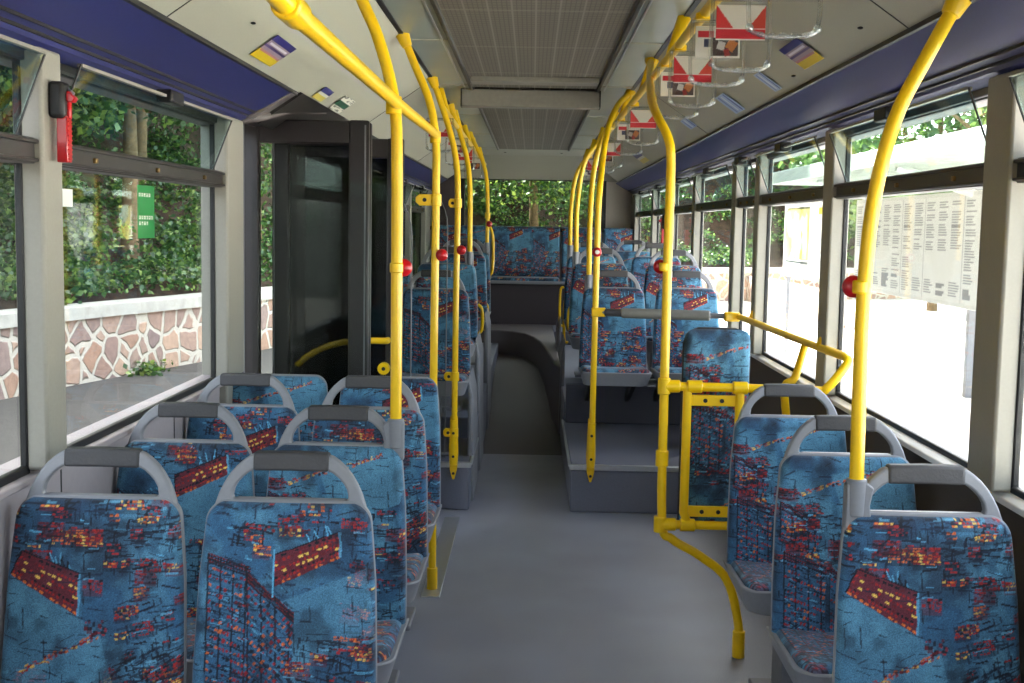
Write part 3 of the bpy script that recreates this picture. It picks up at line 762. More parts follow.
def window(n, s, ya, yb, zb, hop=True, tint='glass'):
    w = struct(empty('window_%d' % n, (s * 1.186, (ya + yb) / 2, zb)))
    L = (yb - ya) / 2; zt = 1.955 - zb; t0, t1 = 1.695 - zb, 1.755 - zb
    def X(a, b): return sorted((s * a, s * b))
    fr = MB(); x0, x1 = X(-.006, .012)
    for a, b, c, d in ((-L, -L + .010, .0, zt), (L - .010, L, .0, zt), (-L, L, .0, .022), (-L, L, zt - .03, zt)): fr.box(x0, x1, a, b, c, d)
    fr.build('window_frame', M['black'], w, bevel=.004)
    tb = MB(); x0, x1 = X(-.035, .03); tb.box(x0, x1, -L, L, t0, t1); x0, x1 = X(-.045, -.03); tb.box(x0, x1, -L, L, t1 - .014, t1 - .004); tb.box(x0, x1, -L, L, t0 + .004, t0 + .012)
    t = tb.build('transom', M['frame'], w, bevel=.003)
    cl = MB()
    for k in range(3):
        yy = -L + (k + .5) * 2 * L / 3; x0, x1 = X(-.044, -.034); cl.box(x0, x1, yy - .010, yy + .010, t0 + .020, t0 + .034)
    cl.build('transom_clips', M['bulb'], t, bevel=.003)
    x0, x1 = X(.0, .006); MB().box(x0, x1, -L + .01, L - .01, .01, t0 + .01).build('pane', M[tint], w)
    # tip-in ventilation pane hinged on the transom
    tp = .072
    pb = (s * -.012, t1 + .004); ptp = (s * -(.012 + tp), zt - .012)
    a = MB().prism([pb, (pb[0] + s * .006, pb[1]), (ptp[0] + s * .006, ptp[1]), ptp], 'y', -L + .05, L - .05).build('vent_pane', M['hopper'], w)
    MB().box(*sorted((ptp[0] - s * .004, ptp[0] + s * .010)), -L + .05, L - .05, ptp[1] - .006, ptp[1] + .002).build('edge_strip', M['pillar'], a)
    for yy in (-L + .05, L - .05): MB().tube([(pb[0], yy, pb[1]), (ptp[0], yy, ptp[1])], .003, 6, False).build('side_edge', M['frame'], a)
    x0, x1 = sorted((ptp[0] - s * .02, ptp[0] + s * .03))
    MB().box(x0, x1, -.065, .065, ptp[1] - .022, ptp[1] + .018).build('latch', M['black'], a, bevel=.006)
    return w
n = 1
for k in range(len(LP) - 1):
    if LP[k][1] == 4.72 or k < 2: continue
    window(n, -1, LP[k][1] - .004, LP[k + 1][0] + .004, .965, tint='glass' if k < 5 else 'doorglass'); n += 1
for k in range(2, len(RP) - 1):
    window(n, 1, RP[k][1] - .004, RP[k + 1][0] + .004, .940); n += 1

# ------------------------------------------------------------------ door
hd = struct(empty('door_header', (-1.2, 4.78, 1.99)))
MB().prism([(-.06, .0), (.02, -.02), (.10, -.005), (.27, .11), (.27, .14), (-.06, .14)], 'y', .04, 1.48).build('header_cover', M['door'], hd, bevel=.006)
MB().prism([(-.03, -.035), (.06, -.03), (.10, -.008), (.262, .095), (.20, .10), (-.03, .05)], 'y', -.02, .07).build('end_cover', M['headgrey'], hd, bevel=.008)
MB().tube([(.03, .0, -.02), (.12, .05, .0), (.18, .3, .05), (.24, .75, .09)], .018).build('linkage_arm', M['headgrey'], hd)
MB().prism([(.085, -.02), (.265, .1), (.275, .095), (.095, -.03)], 'y', .07, 1.48).build('seal_strip', M['frame'], hd)
def leaf(n, y, x1, knob, x0=-1.235, gm='glass'):
    d = struct(empty('door_%d' % n, (x0, y, .03)))
    W = x1 - x0; Ht = 1.975
    mb = MB(); mb.box(0, .075, -.02, .02, 0, Ht); mb.box(W - .085, W, -.02, .02, 0, Ht); mb.box(.07, W - .08, -.017, .017, Ht - .10, Ht - .002); mb.box(.07, W - .08, -.017, .017, 0.002, .14)
    mb.build('door_frame', M['door'], d, bevel=.008)
    MB().box(.07, W - .08, -.003, .003, .12, Ht - .09).build('pane', M[gm], d)
    mb = MB()
    for xx in (.006, W - .018): mb.box(xx, xx + .006, -.026, -.02, .02, Ht - .02)
    mb.build('edge_seal', M['grey'], d)
    if knob:
        MB().tube([(.04, -.05, .81), (.085, -.06, .85), (.16, -.06, .895), (.27, -.06, .932), (.40, -.06, .944), (.495, -.06, .945), (.50, -.0, .945)], .017).build('door_handle', M['yellow'], d)
        mb = MB(); mb.tube([(W - .09, -.06, .80), (W - .09, -.02, .80)], .032, 16, False); k = mb.build('door_knob', M['yellow'], d, bevel=.004)
        MB().tube([(W - .09, -.064, .80), (W - .09, -.058, .80)], .010, 10, False).build('knob_screw', M['black'], k)
    return d
leaf(1, 5.13, -.695, False); leaf(3, 5.24, -.70, False, -1.13, 'doorglass'); leaf(2, 6.18, -.66, True, gm='doorglass')
struct(MB().box(-1.27, -1.0, 4.78, 6.3, -.33, -.06).build('door_step', M['riser']))
# clear draught screens held by clamps on the two poles
def screen(y, xr, z0, z1, label):
    r = .16; pts = [(-1.17, z0), (xr, z0)] + [(xr - r + r * math.cos(a) * 1.0, z1 - r * 1.4 + r * 1.4 * math.sin(a)) for a in np.linspace(0, PI / 2, 8)] + [(-1.17, z1)]
    t = thing('glass_screen', label, 'glass screen', (0, y, 0))
    MB().prism(pts, 'y', -.003, .003).build('pane', M['glass'], t)
    MB().tube([(p[0], 0, p[1]) for p in pts[1:-3]], .003, 6, False).build('edge_trim', M['grey'], t)
screen(5.02, -.50, .55, 1.74, 'clear draught screen with thin grey edge in front of the open door leaf')
screen(6.50, -.455, .30, 1.78, 'clear glass screen behind the door, clamped to the podium pole')

# ------------------------------------------------------------------ poles and rails
PG = 'yellow grab poles'
def ring(mb, c, r, h, axis='z'):
    d = {'z': (0, 0, h / 2), 'x': (h / 2, 0, 0), 'y': (0, h / 2, 0)}[axis]; c = Vector(c); d = Vector(d)
    mb.tube([c - d, c + d], r, 16, False)
def pole(pts, label, r=.0165, top=True, foot=None, clamps=(), collars=(), name='grab_pole'):
    b = Vector(pts[0]); t = thing(name, label, 'grab pole', tuple(b), PG)
    q = [tuple(Vector(p) - b) for p in pts]
    MB().tube(q, r, 14).build('tube', M['yellow'], t)
    if top:
        e = Vector(q[-1]); d = (e - Vector(q[-2])).normalized()
        mb = MB(); mb.tube([e - d * .045, e + d * .012], [.021, .030], 14, False); mb.build('ceiling_bracket', M['yellow'], t, bevel=.003)
    if foot == 'floor':
        MB().tube([(0, 0, 0), (0, 0, .10)], .023, 16, False).build('foot_sleeve', M['yellow'], t, bevel=.003)
    if foot == 'plate':
        mb = MB(); mb.prism([(-.020, .27), (.020, .27), (.026, .06), (.020, -.03), (.006, -.085), (-.006, -.085), (-.020, -.03), (-.026, .06)], 'y', .012, .028)
        mb.tube([(0, .0, .0), (0, .0, .25)], .021, 14, False)
        k = mb.build('foot_bracket', M['yellow'], t, bevel=.004)
        m2 = MB()
        for z in (.18, .05, -.05): m2.tube([(0, -.024 if z > 0 else .008, z), (0, -.018 if z > 0 else .013, z)], .008, 8, False)
        m2.build('screws', M['black'], k)
    for z, xx in clamps:
        i = min(range(len(pts)), key=lambda j: abs(pts[j][2] - z)); cx = np.interp(z, [p[2] for p in pts], [p[0] for p in pts]) - b.x
        mb = MB(); ring(mb, (cx, 0, z - b.z), .023, .05)
        mb.prism([(cx, z - b.z - .024), (cx + xx * .8, z - b.z - .024), (cx + xx, z - b.z - .010), (cx + xx, z - b.z + .010), (cx + xx * .8, z - b.z + .024), (cx, z - b.z + .024)], 'y', -.010, .010)
        k = mb.build('clamp', M['yellow'], t, bevel=.003)
        MB().tube([(cx + xx * .55, -.013, z - b.z), (cx + xx * .55, -.008, z - b.z)], .009, 8, False).build('clamp_screw', M['black'], k)
    for z in collars:
        cx = np.interp(z, [p[2] for p in pts], [p[0] for p in pts]) - b.x
        mb = MB(); ring(mb, (cx, 0, z - b.z), .0225, .05); mb.build('collar', M['yellow'], t, bevel=.003)
    return t

pole([(-.383, 3.43, .99), (-.384, 3.43, 1.36), (-.386, 3.43, 1.70), (-.390, 3.43, 1.864), (-.408, 3.43, 1.975), (-.446, 3.43, 2.10), (-.488, 3.43, 2.194), (-.548, 3.43, 2.345)],
     'nearest left yellow pole, rising from the second left aisle seat to the ceiling', collars=(1.905,))
pole([(-.402, 5.06, 0), (-.406, 5.06, .83), (-.405, 5.06, 1.675), (-.409, 5.06, 1.93), (-.439, 5.06, 2.088), (-.494, 5.06, 2.218), (-.548, 5.06, 2.345)],
     'left yellow pole standing on the floor in front of the door', foot='floor', clamps=((1.675, -.085),), collars=(1.935,))
pole([(-.408, 6.50, .26), (-.405, 6.50, .40), (-.405, 6.50, 1.17), (-.402, 6.50, 1.70), (-.415, 6.50, 1.92), (-.46, 6.50, 2.106), (-.545, 6.50, 2.345)],
     'left yellow pole bolted to the podium front behind the door', foot='plate', clamps=((1.69, -.05), (.75, -.06), (.44, -.06)))
pole([(-.405, 7.9, 1.40), (-.41, 7.9, 1.80), (-.432, 7.9, 2.0), (-.487, 7.9, 2.19), (-.545, 7.9, 2.34)], 'yellow pole ending in the second left podium seat')
pole([(-.378, 10.2, 1.42), (-.378, 10.2, 1.79), (-.396, 10.2, 2.0), (-.432, 10.2, 2.124), (-.484, 10.2, 2.24), (-.54, 10.2, 2.345)], 'farthest left yellow pole, against the rear window', collars=(1.66,))
pole([(.752, 2.71, 1.0), (.749, 2.71, 1.24), (.749, 2.71, 1.44), (.762, 2.71, 1.644), (.80, 2.71, 1.821), (.86, 2.71, 1.952), (.93, 2.71, 2.09)],
     'bowed yellow pole from the nearest right seat to the navy cove')
pole([(.793, 4.323, 0), (.79, 4.323, .12), (.742, 4.323, .291), (.64, 4.323, .379), (.536, 4.323, .440), (.497, 4.323, .51), (.491, 4.323, .954), (.489, 4.323, 1.497), (.490, 4.323, 1.80),
      (.478, 4.33, 1.894), (.445, 4.40, 1.977), (.442, 4.60, 2.055), (.481, 5.10, 2.19), (.535, 5.66, 2.345)],
     'right yellow pole with kinked foot at the padded frame, swept back overhead', foot='floor', name='grab_pole')
pole([(.348, 6.50, .26), (.350, 6.50, .42), (.353, 6.50, 1.45), (.361, 6.50, 1.80), (.40, 6.65, 2.089), (.461, 6.80, 2.245), (.545, 6.95, 2.345)],
     'right yellow pole bolted to the podium front', foot='plate')
pole([(.366, 7.60, 1.27), (.364, 7.60, 1.62), (.382, 7.60, 1.933), (.439, 7.60, 2.157), (.50, 7.62, 2.21)], 'yellow pole ending in the front right podium seat', top=False)
pole([(.315, 8.50, 1.40), (.314, 8.50, 1.695), (.343, 8.50, 1.96), (.396, 8.50, 2.10), (.50, 8.52, 2.21)], 'yellow pole ending in the second right podium seat', top=False)
pole([(.303, 9.50, 1.43), (.304, 9.50, 1.709), (.33, 9.50, 1.943), (.39, 9.50, 2.076), (.50, 9.52, 2.21)], 'yellow pole ending in the third right podium seat, farthest right', top=False)

# left high rail
t = thing('grab_rail', 'yellow overhead rail joining the two nearest left poles', 'grab rail', (-.385, 3.43, 1.909))
def rel(pts, o): return [tuple(Vector(p) - Vector(o)) for p in pts]
O = (-.385, 3.43, 1.909)
MB().tube(rel([(-.350, 1.74, 1.873), (-.385, 3.43, 1.909), (-.404, 5.06, 1.945)], O), .0165, 14, False).build('tube', M['yellow'], t)
mb = MB(); mb.tube(rel([(-.349, 1.70, 1.873), (-.3515, 1.80, 1.8745)], O), .022, 16, False); mb.build('collar', M['yellow'], t, bevel=.003)
mb = MB(); mb.tube(rel([(-.349, 1.71, 1.873), (-.365, 1.55, 1.90), (-.42, 1.32, 2.02), (-.548, 1.15, 2.345)], O), .0165, 14); mb.build('end_bend', M['yellow'], t)

def high_rail(s, ya, yb, ys, label):
    t = thing('grab_rail', label, 'grab rail', (s * .50, ya, 2.21))
    MB().tube([(0, 0, 0), (0, yb - ya, 0)], .0165, 14, False).build('tube', M['yellow'], t)
    for y in ys:
        mb = MB(); mb.tube([(0, y - ya, 0), (s * .012, y - ya, .05), (s * .05, y - ya + .02, .145)], [.018, .015, .026], 12); mb.build('ceiling_bracket', M['yellow'], t)
high_rail(1, 1.6, 12.6, (2.1, 3.35, 4.53, 5.66, 6.95, 8.2, 9.5, 10.8, 12.1), 'yellow rail under the right ceiling slot carrying the strap hangers')
high_rail(-1, 6.6, 12.6, (7.0, 8.3, 9.5, 10.8, 12.1), 'yellow rail under the left ceiling slot behind the door')

# frame around the wheelchair place
O = (.49, 4.323, .49)
t = thing('rail_frame', 'yellow tube frame with two drilled bars behind the right seats', 'rail frame', O)
MB().tube(rel([(.49, 4.323, .495), (.80, 4.323, .493), (1.17, 4.323, .493)], O), .0165, 14, False).build('lower_rail', M['yellow'], t)
MB().tube(rel([(.49, 4.323, 1.005), (.78, 4.323, 1.003), (1.03, 4.31, 1.0), (1.075, 4.30, 1.015), (1.14, 4.30, 1.10), (1.142, 4.33, 1.122), (1.140, 4.45, 1.122), (1.126, 5.0, 1.121), (1.10, 6.30, 1.119)], O), .0165, 14, True).build('upper_rail', M['yellow'], t)
for x, xe in ((.575, .585), (.765, .765)):
    MB().tube(rel([(x, 4.323, 1.0), (x, 4.323, .54), (x + .015, 4.323, .50)], O), .0165, 14, False).build('upright', M['yellow'], t)
for z in (.955, .545):
    mb = MB(); mb.box(*(v - O[0] for v in (.575, .765)), -.004, .010, z - O[2] - .020, z - O[2] + .020); k = mb.build('cross_bar', M['yellow'], t, bevel=.003)
    m2 = MB()
    for x in (.64, .70): m2.tube([(x - O[0], -.008, z - O[2]), (x - O[0], -.003, z - O[2])], .008, 8, False)
    m2.build('screws', M['black'], k)
for (x, z) in ((.52, 1.005), (.60, 1.005), (.765, 1.003), (.52, .495), (.59, .494)):
    mb = MB(); ring(mb, (x - O[0], 0, z - O[2]), .0235, .055, 'x'); mb.build('fitting', M['yellow'], t, bevel=.004)
for z in (1.005, .495, .74):
    mb = MB(); ring(mb, (0, 0, z - O[2]), .0235, .06); mb.build('collar', M['yellow'], t, bevel=.004)
MB().tube(rel([(1.128, 4.90, 1.118), (1.08, 4.86, .98), (1.04, 4.86, .93), (1.07, 4.86, .70), (1.10, 4.86, .45), (1.18, 4.86, .30)], O), .0165, 14).build('support_leg', M['yellow'], t)
for y in (4.67, 6.13):
    mb = MB(); mb.tube(rel([(1.13, y, 1.121), (1.145, y, 1.16)], O), .018, 12, False); mb.build('wall_bracket', M['yellow'], t, bevel=.003)
t = thing('backrest_pad', 'tall narrow upholstered wheelchair backrest pad behind the yellow frame', 'backrest pad', (.695, 4.44, .45))
MB().prism([(-.125, .0), (.125, .0), (.125, .70), (.105, .745), (.07, .76), (-.07, .76), (-.105, .745), (-.125, .70)], 'y', 0, .03).build('backing_panel', M['dark'], t, bevel=.004)
pad_panel('pad_cover', -.122, .122, .015, .755, 0, 0, 2, t, thick=.025)

# grey padded bar across the wheelchair place
t = thing('padded_bar', 'grey padded crossbar from podium pole to the window rail', 'padded bar', (.353, 6.50, 1.117))
MB().tube([(.0, 0, 0), (.74, -.17, .002)], .014, 12, False).build('bar', M['grey'], t)
MB().tube([(.14, -.033, 0), (.60, -.14, .002)], .027, 16, False).build('pad_sleeve', M['greybar'], t, bevel=.006)
MB().tube([(.05, -.011, 0), (.14, -.033, 0)], .021, 14, False).build('inner_sleeve', M['grip'], t, bevel=.004)
mb = MB(); mb.box(-.022, .055, -.022, .020, -.024, .024); mb.build('clamp', M['yellow'], t, bevel=.006)
mb = MB(); mb.box(.67, .75, -.195, -.150, -.024, .026); mb.build('end_clamp', M['yellow'], t, bevel=.008)

# short grab handles by the podium seats
def grab(x, y, z0, z1, label):
    t = thing('grab_handle_bar', label, 'grab handle', (x, y, z0))
    MB().tube([(.03 if x > 0 else -.03, 0, -.02), (0, 0, .02), (0, 0, z1 - z0 - .02), (.03 if x > 0 else -.03, 0, z1 - z0 + .02)], .011, 12).build('tube', M['yellow'], t)
grab(-.335, 8.30, .84, 1.01, 'short yellow grab handle on the left of the aisle, nearer one')
grab(-.35, 9.80, .74, .93, 'short yellow grab handle on the left of the aisle, farther one')
grab(.262, 10.6, .72, 1.03, 'short yellow grab handle right of the aisle, farthest of three')
grab(.278, 9.70, .66, .99, 'short yellow grab handle right of the aisle, middle of three')
grab(.285, 8.95, .81, .97, 'short yellow grab handle right of the aisle, nearest of three')
t = thing('loop_handle', 'slim yellow loop handle in front of the rear bench, beside the far left pole', 'grab handle', (-.37, 10.4, 1.14))
MB().tube([(0, 0, 0), (.035, 0, .06), (.035, 0, .33), (0, 0, .44)], .013, 12).build('tube', M['yellow'], t)

# stop buttons
def button(x, y, z, label, dx=0.0, face=-1):
    t = thing('stop_button', label, 'stop button', (x, y, z), 'red stop buttons')
    mb = MB(); ring(mb, (0, 0, 0), .0195, .030); mb.build('housing', M['yellow'], t, bevel=.004)
    mb = MB(); mb.sphere((dx, face * .018, .0), .026, sx=1, sy=.7, sz=1); mb.build('button_dome', M['red'], t)
    mb = MB(); mb.sphere((dx * 1.1, face * .036, .0), .012, sy=.3); mb.build('push_button', M['white'] if face < 0 and dx == 0 else M['red'], t)
button(-.385, 3.43, 1.447, 'red stop button on the nearest left pole', .018, 1)
button(-.388, 5.06, 1.446, 'red stop button on the left pole in front of the door', .012)
button(-.390, 6.50, 1.439, 'red stop button on the left pole behind the door', .012)
button(-.372, 10.2, 1.589, 'red stop button on the farthest left pole', .010)
button(.742, 2.71, 1.449, 'dark red stop button on the bowed pole by the nearest right seat', -.012, 1)
button(.353, 6.50, 1.442, 'red stop button with white centre on the right podium pole')
button(.478, 4.323, 1.436, 'dark red stop button on the kinked right pole', -.012, 1)

# ------------------------------------------------------------------ strap hangers with advert cards
def ad_canvas(k):
    c = Canvas(.13, .085, .0012, L3(222, 214, 200), 40 + k)
    if k == 0:
        c.poly([(.0, .0), (.0, .055), (.045, .055)], L3(206, 36, 40)); c.poly([(.13, .0), (.13, .055), (.085, .055)], L3(206, 60, 40)); c.rect(.065, .069, .13, .026, 0, L3(200, 24, 40))
        c.rect(.065, .0565, .13, .0022, 0, L3(240, 220, 215))
    else:
        c.rect(.030, .022, .045, .018, 0, L3(200, 30, 44)); c.rect(.038, .044, .026, .022, 0, L3(60, 62, 90))
        c.rect(.085, .055, .08, .05, 0, L3(70, 52, 50)); c.rect(.075, .052, .022, .022, .3, L3(190, 180, 175)); c.rect(.105, .05, .026, .03, .6, L3(190, 110, 50)); c.rect(.092, .07, .016, .02, -.3, L3(150, 40, 30))
    return c
ADS = [ad_canvas(0).sampler(), ad_canvas(1).sampler()]
def make_hanger(k):
    r = empty('strap_hanger')
    W = .075
    MB().tube([(-.045, 0, 0), (-.045, 0, .02)], .022, 12, False).build('rail_clip', M['yellow'], r, bevel=.002)
    mb = MB(); mb.box(-W, W, -.010, -.007, -.115, -.012); mb.box(-W, W, .003, .006, -.115, -.012); s = mb.build('clear_sleeve', M['sleeve'], r)
    def fn(U, V): x = -.066 + .132 * U; z = -.110 + .092 * V; return np.stack([x, 0 * x - .002, z], 1), U * .1295, (1 - V) * .0845
    grid_obj('advert_card', fn, 66, 44, ADS[k], M['print'], r, solid=.002)
    mb = MB(); mb.tube([(-W, 0, .0), (-W - .004, 0, -.10), (-W, 0, -.168), (-W + .02, 0, -.186), (0, 0, -.192), (W - .02, 0, -.186), (W, 0, -.168), (W + .004, 0, -.10), (W, 0, .0)], .0055, 10)
    mb.tube([(-W, 0, -.004), (W, 0, -.004)], .005, 8, False); mb.build('clear_loop', M['acrylic'], r)
    mb = MB()
    for i in range(5): mb.sphere((-.05 + .025 * i, 0, -.186), .0075, sx=1.2, sz=.8, n=8, m=5)
    for x in (-W, W): mb.sphere((x, 0, -.172), .010, n=8, m=6)
    mb.build('finger_grip', M['acrylic'], r); return r
HP = [make_hanger(0), make_hanger(1)]
HX = [(.548, 2.72, 1), (.550, 3.30, 0), (.54, 3.64, 1), (.55, 4.27, 0), (.55, 4.70, 1), (.556, 6.2, 0), (.55, 7.05, 1), (.55, 8.6, 0), (.55, 9.4, 1), (.55, 10.8, 0), (.55, 11.8, 1)]
hl = ['clear strap hanger nearest the camera, cut by the top edge of the photo', 'clear strap hanger with large red and white card, second along the right rail', 'clear strap hanger with a picture card, third along the right rail',
      'clear strap hanger with red chevron card, fourth along the right rail', 'clear strap hanger with a picture card, just before the kinked pole', 'clear strap hanger with red chevron card, first beyond the kinked pole',
      'clear strap hanger with a picture card, second beyond the kinked pole', 'clear strap hanger over the second right podium row', 'clear strap hanger over the third right podium row', 'clear strap hanger, last but one towards the rear on the right',
      'farthest clear strap hanger on the right rail']
used = set()
def hanger(k, x, y, label):
    if k in used: o = copy_tree(HP[k])
    else: o = HP[k]; used.add(k)
    o.location = (x, y, 2.19); tag(o, label, 'strap hanger', 'clear acrylic strap hangers with advert cards')
for (x, y, k), lb in zip(HX, hl): hanger(k, x, y, lb)
for y, k, lb in ((7.05, 0, 'clear strap hanger nearest the door on the left rail, red chevron card'), (8.6, 1, 'clear strap hanger in the middle of the left rail'), (9.5, 0, 'clear strap hanger towards the rear of the left rail'), (11.0, 1, 'farthest clear strap hanger on the left rail')):
    hanger(k, -.545, y, lb)

# ------------------------------------------------------------------ stickers on the sloping ceiling
def slope_pt(s, x, y, d=.003):
    z = 2.36 - .6925 * (x - .55)
    nx, nz = -.569, -.822                                  # points into the cabin
    return (s * (x + nx * d), y, z + nz * d)
def sticker(s, xa, xb, ya, yb, paint, label, skew=0.0):
    t = Canvas(.10, .10, .002, L3(225, 220, 205), 5); paint(t); cv = t.sampler()
    def fn(U, V):
        x = xa + (xb - xa) * U; y = ya + (yb - ya) * V + skew * U; z = 2.36 - .6925 * (x - .55)
        return np.stack([s * (x - .569 * .004), y, z - .822 * .004], 1), U * .0995, V * .0995
    o = grid_obj('sticker', fn, 50, 50, cv, M['print'], solid=.0008)
    c = o.data; tag(o, label, 'sticker')
    return o
def p_lang(c):
    c.rect(.05, .05, .1, .1, 0, L3(160, 140, 150)); c.rect(.012, .05, .024, .1, 0, L3(50, 44, 120)); c.rect(.034, .05, .007, .08, 0, L3(220, 210, 220)); c.rect(.046, .05, .008, .1, 0, L3(80, 60, 120)); c.rect(.082, .05, .036, .1, 0, L3(220, 190, 40)); c.rect(.066, .05, .008, .09, 0, L3(180, 120, 120))
def p_blue(c):
    c.rect(.05, .05, .1, .1, 0, L3(170, 190, 225)); c.rect(.05, .02, .09, .012, 0, L3(70, 90, 170)); c.rect(.05, .05, .08, .010, 0, L3(230, 235, 245)); c.rect(.05, .075, .09, .010, 0, L3(110, 130, 190))
def p_green(c):
    c.rect(.05, .05, .03, .1, 0, L3(30, 84, 60)); c.dashes(14, .0, .03, .0, .1, [L3(110, 110, 96)], (.004, .008), (.008, .02)); c.dashes(14, .07, .1, .0, .1, [L3(110, 110, 96)], (.004, .008), (.008, .02))
def p_half(c):
    c.rect(.02, .05, .04, .1, 0, L3(60, 58, 120)); c.rect(.08, .05, .04, .1, 0, L3(214, 196, 90))
sticker(-1, .825, .916, 3.90, 4.20, p_lang, 'blue and yellow notice on the left ceiling slope, nearest the camera')
sticker(-1, .870, .930, 5.06, 5.27, p_half, 'small blue and yellow notice on the left slope, beyond the large one')
sticker(-1, .853, .936, 5.50, 5.78, p_green, 'notice with a dark green bar on the left slope above the door')
sticker(1, .815, .905, 3.83, 4.10, p_lang, 'striped violet and yellow notice on the right ceiling slope')
sticker(1, .834, .921, 4.54, 4.66, p_blue, 'narrow blue and white notice on the right slope, behind the striped one')
sticker(1, .823, .922, 5.32, 5.55, p_blue, 'larger pale blue notice on the right slope, middle of the row')
sticker(1, .817, .880, 6.55, 6.80, p_blue, 'small blue notice on the right slope near the kinked pole')
sticker(1, .820, .913, 9.5, 10.0, p_half, 'far blue and yellow notice on the right slope')
for k, (s, x, y) in enumerate([(-1, .84, 3.62), (1, .86, 2.98), (1, .885, 3.35), (1, .905, 4.28)]):
    p = slope_pt(s, x, y); tag(MB().sphere(p, .008, sz=.5).build('screw_cap', M['black']), ['dark screw cap on the left ceiling slope', 'dark screw cap highest on the right ceiling slope', 'dark screw cap left of the bowed pole top, on the right slope', 'dark screw cap under the striped right notice'][k], 'screw')

# ------------------------------------------------------------------ emergency hammers
def hammer(x, y, z, s, label, sc_=1.0):
    t = thing('emergency_hammer', label, 'emergency hammer', (x, y, z)); t.scale = (sc_, sc_, sc_)
    MB().box(*sorted((0, s * .055)), -.03, .045, .13, .255).build('holder', M['black'], t, bevel=.014)
    h = MB(); h.box(*sorted((s * .02, s * .058)), -.004, .040, -.02, .14); h.box(*sorted((s * .05, s * .064)), .008, .030, .13, .20); h.prism([(s * .045, .19), (s * .075, .185), (s * .085, .20), (s * .060, .225), (s * .045, .22)], 'y', .0, .036)
    k = h.build('hammer_handle', M['red'], t, bevel=.004)
    g = MB()
    for i in range(9): g.box(*sorted((s * .056, s * .061)), .002, .036, -.010 + i * .016, -.004 + i * .016)
    g.build('grip_ribs', M['red'], k, bevel=.001)
    MB().tube([(s * .045, .02, .24), (s * .075, .02, .215)], .005, 8, False).build('metal_tip', M['alu'], k)
hammer(-1.132, 2.83, 1.715, 1, 'red emergency hammer in a black holder on the near left pillar', .68)
hammer(1.132, 10.0, 1.44, -1, 'small red emergency hammer on a far right window pillar')

# left window: painted reflection of a green sign, plus a small white rectangle
def glass_patch(y0, y1, z0, z1, paint, label, w=.06, h=.12):
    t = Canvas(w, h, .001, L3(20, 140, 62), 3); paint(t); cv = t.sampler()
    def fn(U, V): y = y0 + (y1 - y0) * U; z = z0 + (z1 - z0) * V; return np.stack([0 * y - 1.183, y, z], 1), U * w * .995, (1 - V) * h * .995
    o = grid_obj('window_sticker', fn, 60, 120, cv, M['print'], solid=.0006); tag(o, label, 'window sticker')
def p_sign_reflection(c):
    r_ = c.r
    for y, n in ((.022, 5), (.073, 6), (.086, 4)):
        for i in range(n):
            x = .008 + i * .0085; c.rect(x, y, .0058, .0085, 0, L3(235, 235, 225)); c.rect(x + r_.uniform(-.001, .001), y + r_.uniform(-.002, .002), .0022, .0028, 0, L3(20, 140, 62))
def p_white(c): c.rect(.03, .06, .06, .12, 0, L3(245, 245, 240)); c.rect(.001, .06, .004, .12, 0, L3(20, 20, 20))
glass_patch(3.60, 3.76, 1.515, 1.675, p_sign_reflection, 'painted reflection of a green sign with white lettering in the left window')
glass_patch(2.99, 3.09, 1.60, 1.645, p_white, 'small white rectangle on the left window beside the pillar')

# ------------------------------------------------------------------ outside
struct(MB().box(-14, -1.3, -20, 60, -.40, -.33).build('road', M['asphalt']))
struct(MB().box(-1.3, 1.3, -20, 60, -.40, -.335).build('road_under', M['asphalt']))
struct(MB().box(1.3, 90, -40, 90, -.40, -.33).build('pavement', M['paving']))
# retaining wall on the left
base = [(-11.5, -8.0), (-8.0, 3.0), (-6.2, 9.6), (-5.257, 13.406), (-4.524, 15.83), (-3.3, 20.0), (-1.0, 26.0), (3.0, 31.0), (12, 36)]
wp = catmull([Vector((x, y, 0)) for x, y in base], 5)
def extr(name, pts, off0, off1, z0, z1, m):
    v = []; f = []
    for i, p in enumerate(pts):
        t = (pts[min(i + 1, len(pts) - 1)] - pts[max(i - 1, 0)]).normalized(); nrm = Vector((-t.y, t.x, 0))
        for o, z in ((off0, z0), (off0, z1), (off1, z1), (off1, z0)): v.append((p.x + nrm.x * o, p.y + nrm.y * o, z))
    for i in range(len(pts) - 1):
        for k in range(4): f.append((i * 4 + k, i * 4 + (k + 1) % 4, i * 4 + 4 + (k + 1) % 4, i * 4 + 4 + k))
    return MB().add(v, f).build(name, m)
t = thing('retaining_wall', 'low rubble stone wall with pale concrete coping below the wooded bank', 'stone wall')
extr('stone_face', wp, 0, .4, -.33, .42, M['stone']).parent = t
extr('coping', wp, -.04, .45, .42, .56, M['concrete']).parent = t
# bank
v = []; f = []; prof = [(.4, .45), (1.2, .8), (2.6, 2.2), (4.5, 4.6), (7.5, 8.0), (11, 12.0), (16, 15)]
rr = random.Random(3)
for i, p in enumerate(wp):
    tt = (wp[min(i + 1, len(wp) - 1)] - wp[max(i - 1, 0)]).normalized(); nrm = Vector((-tt.y, tt.x, 0))
    for o, z in prof: v.append((p.x + nrm.x * o, p.y + nrm.y * o, z + rr.uniform(-.15, .15) * (o > .5)))
K = len(prof)
for i in range(len(wp) - 1):
    for k in range(K - 1): f.append((i * K + k, (i + 1) * K + k, (i + 1) * K + k + 1, i * K + k + 1))
struct(MB().add(v, f).build('hillside', M['soil']))

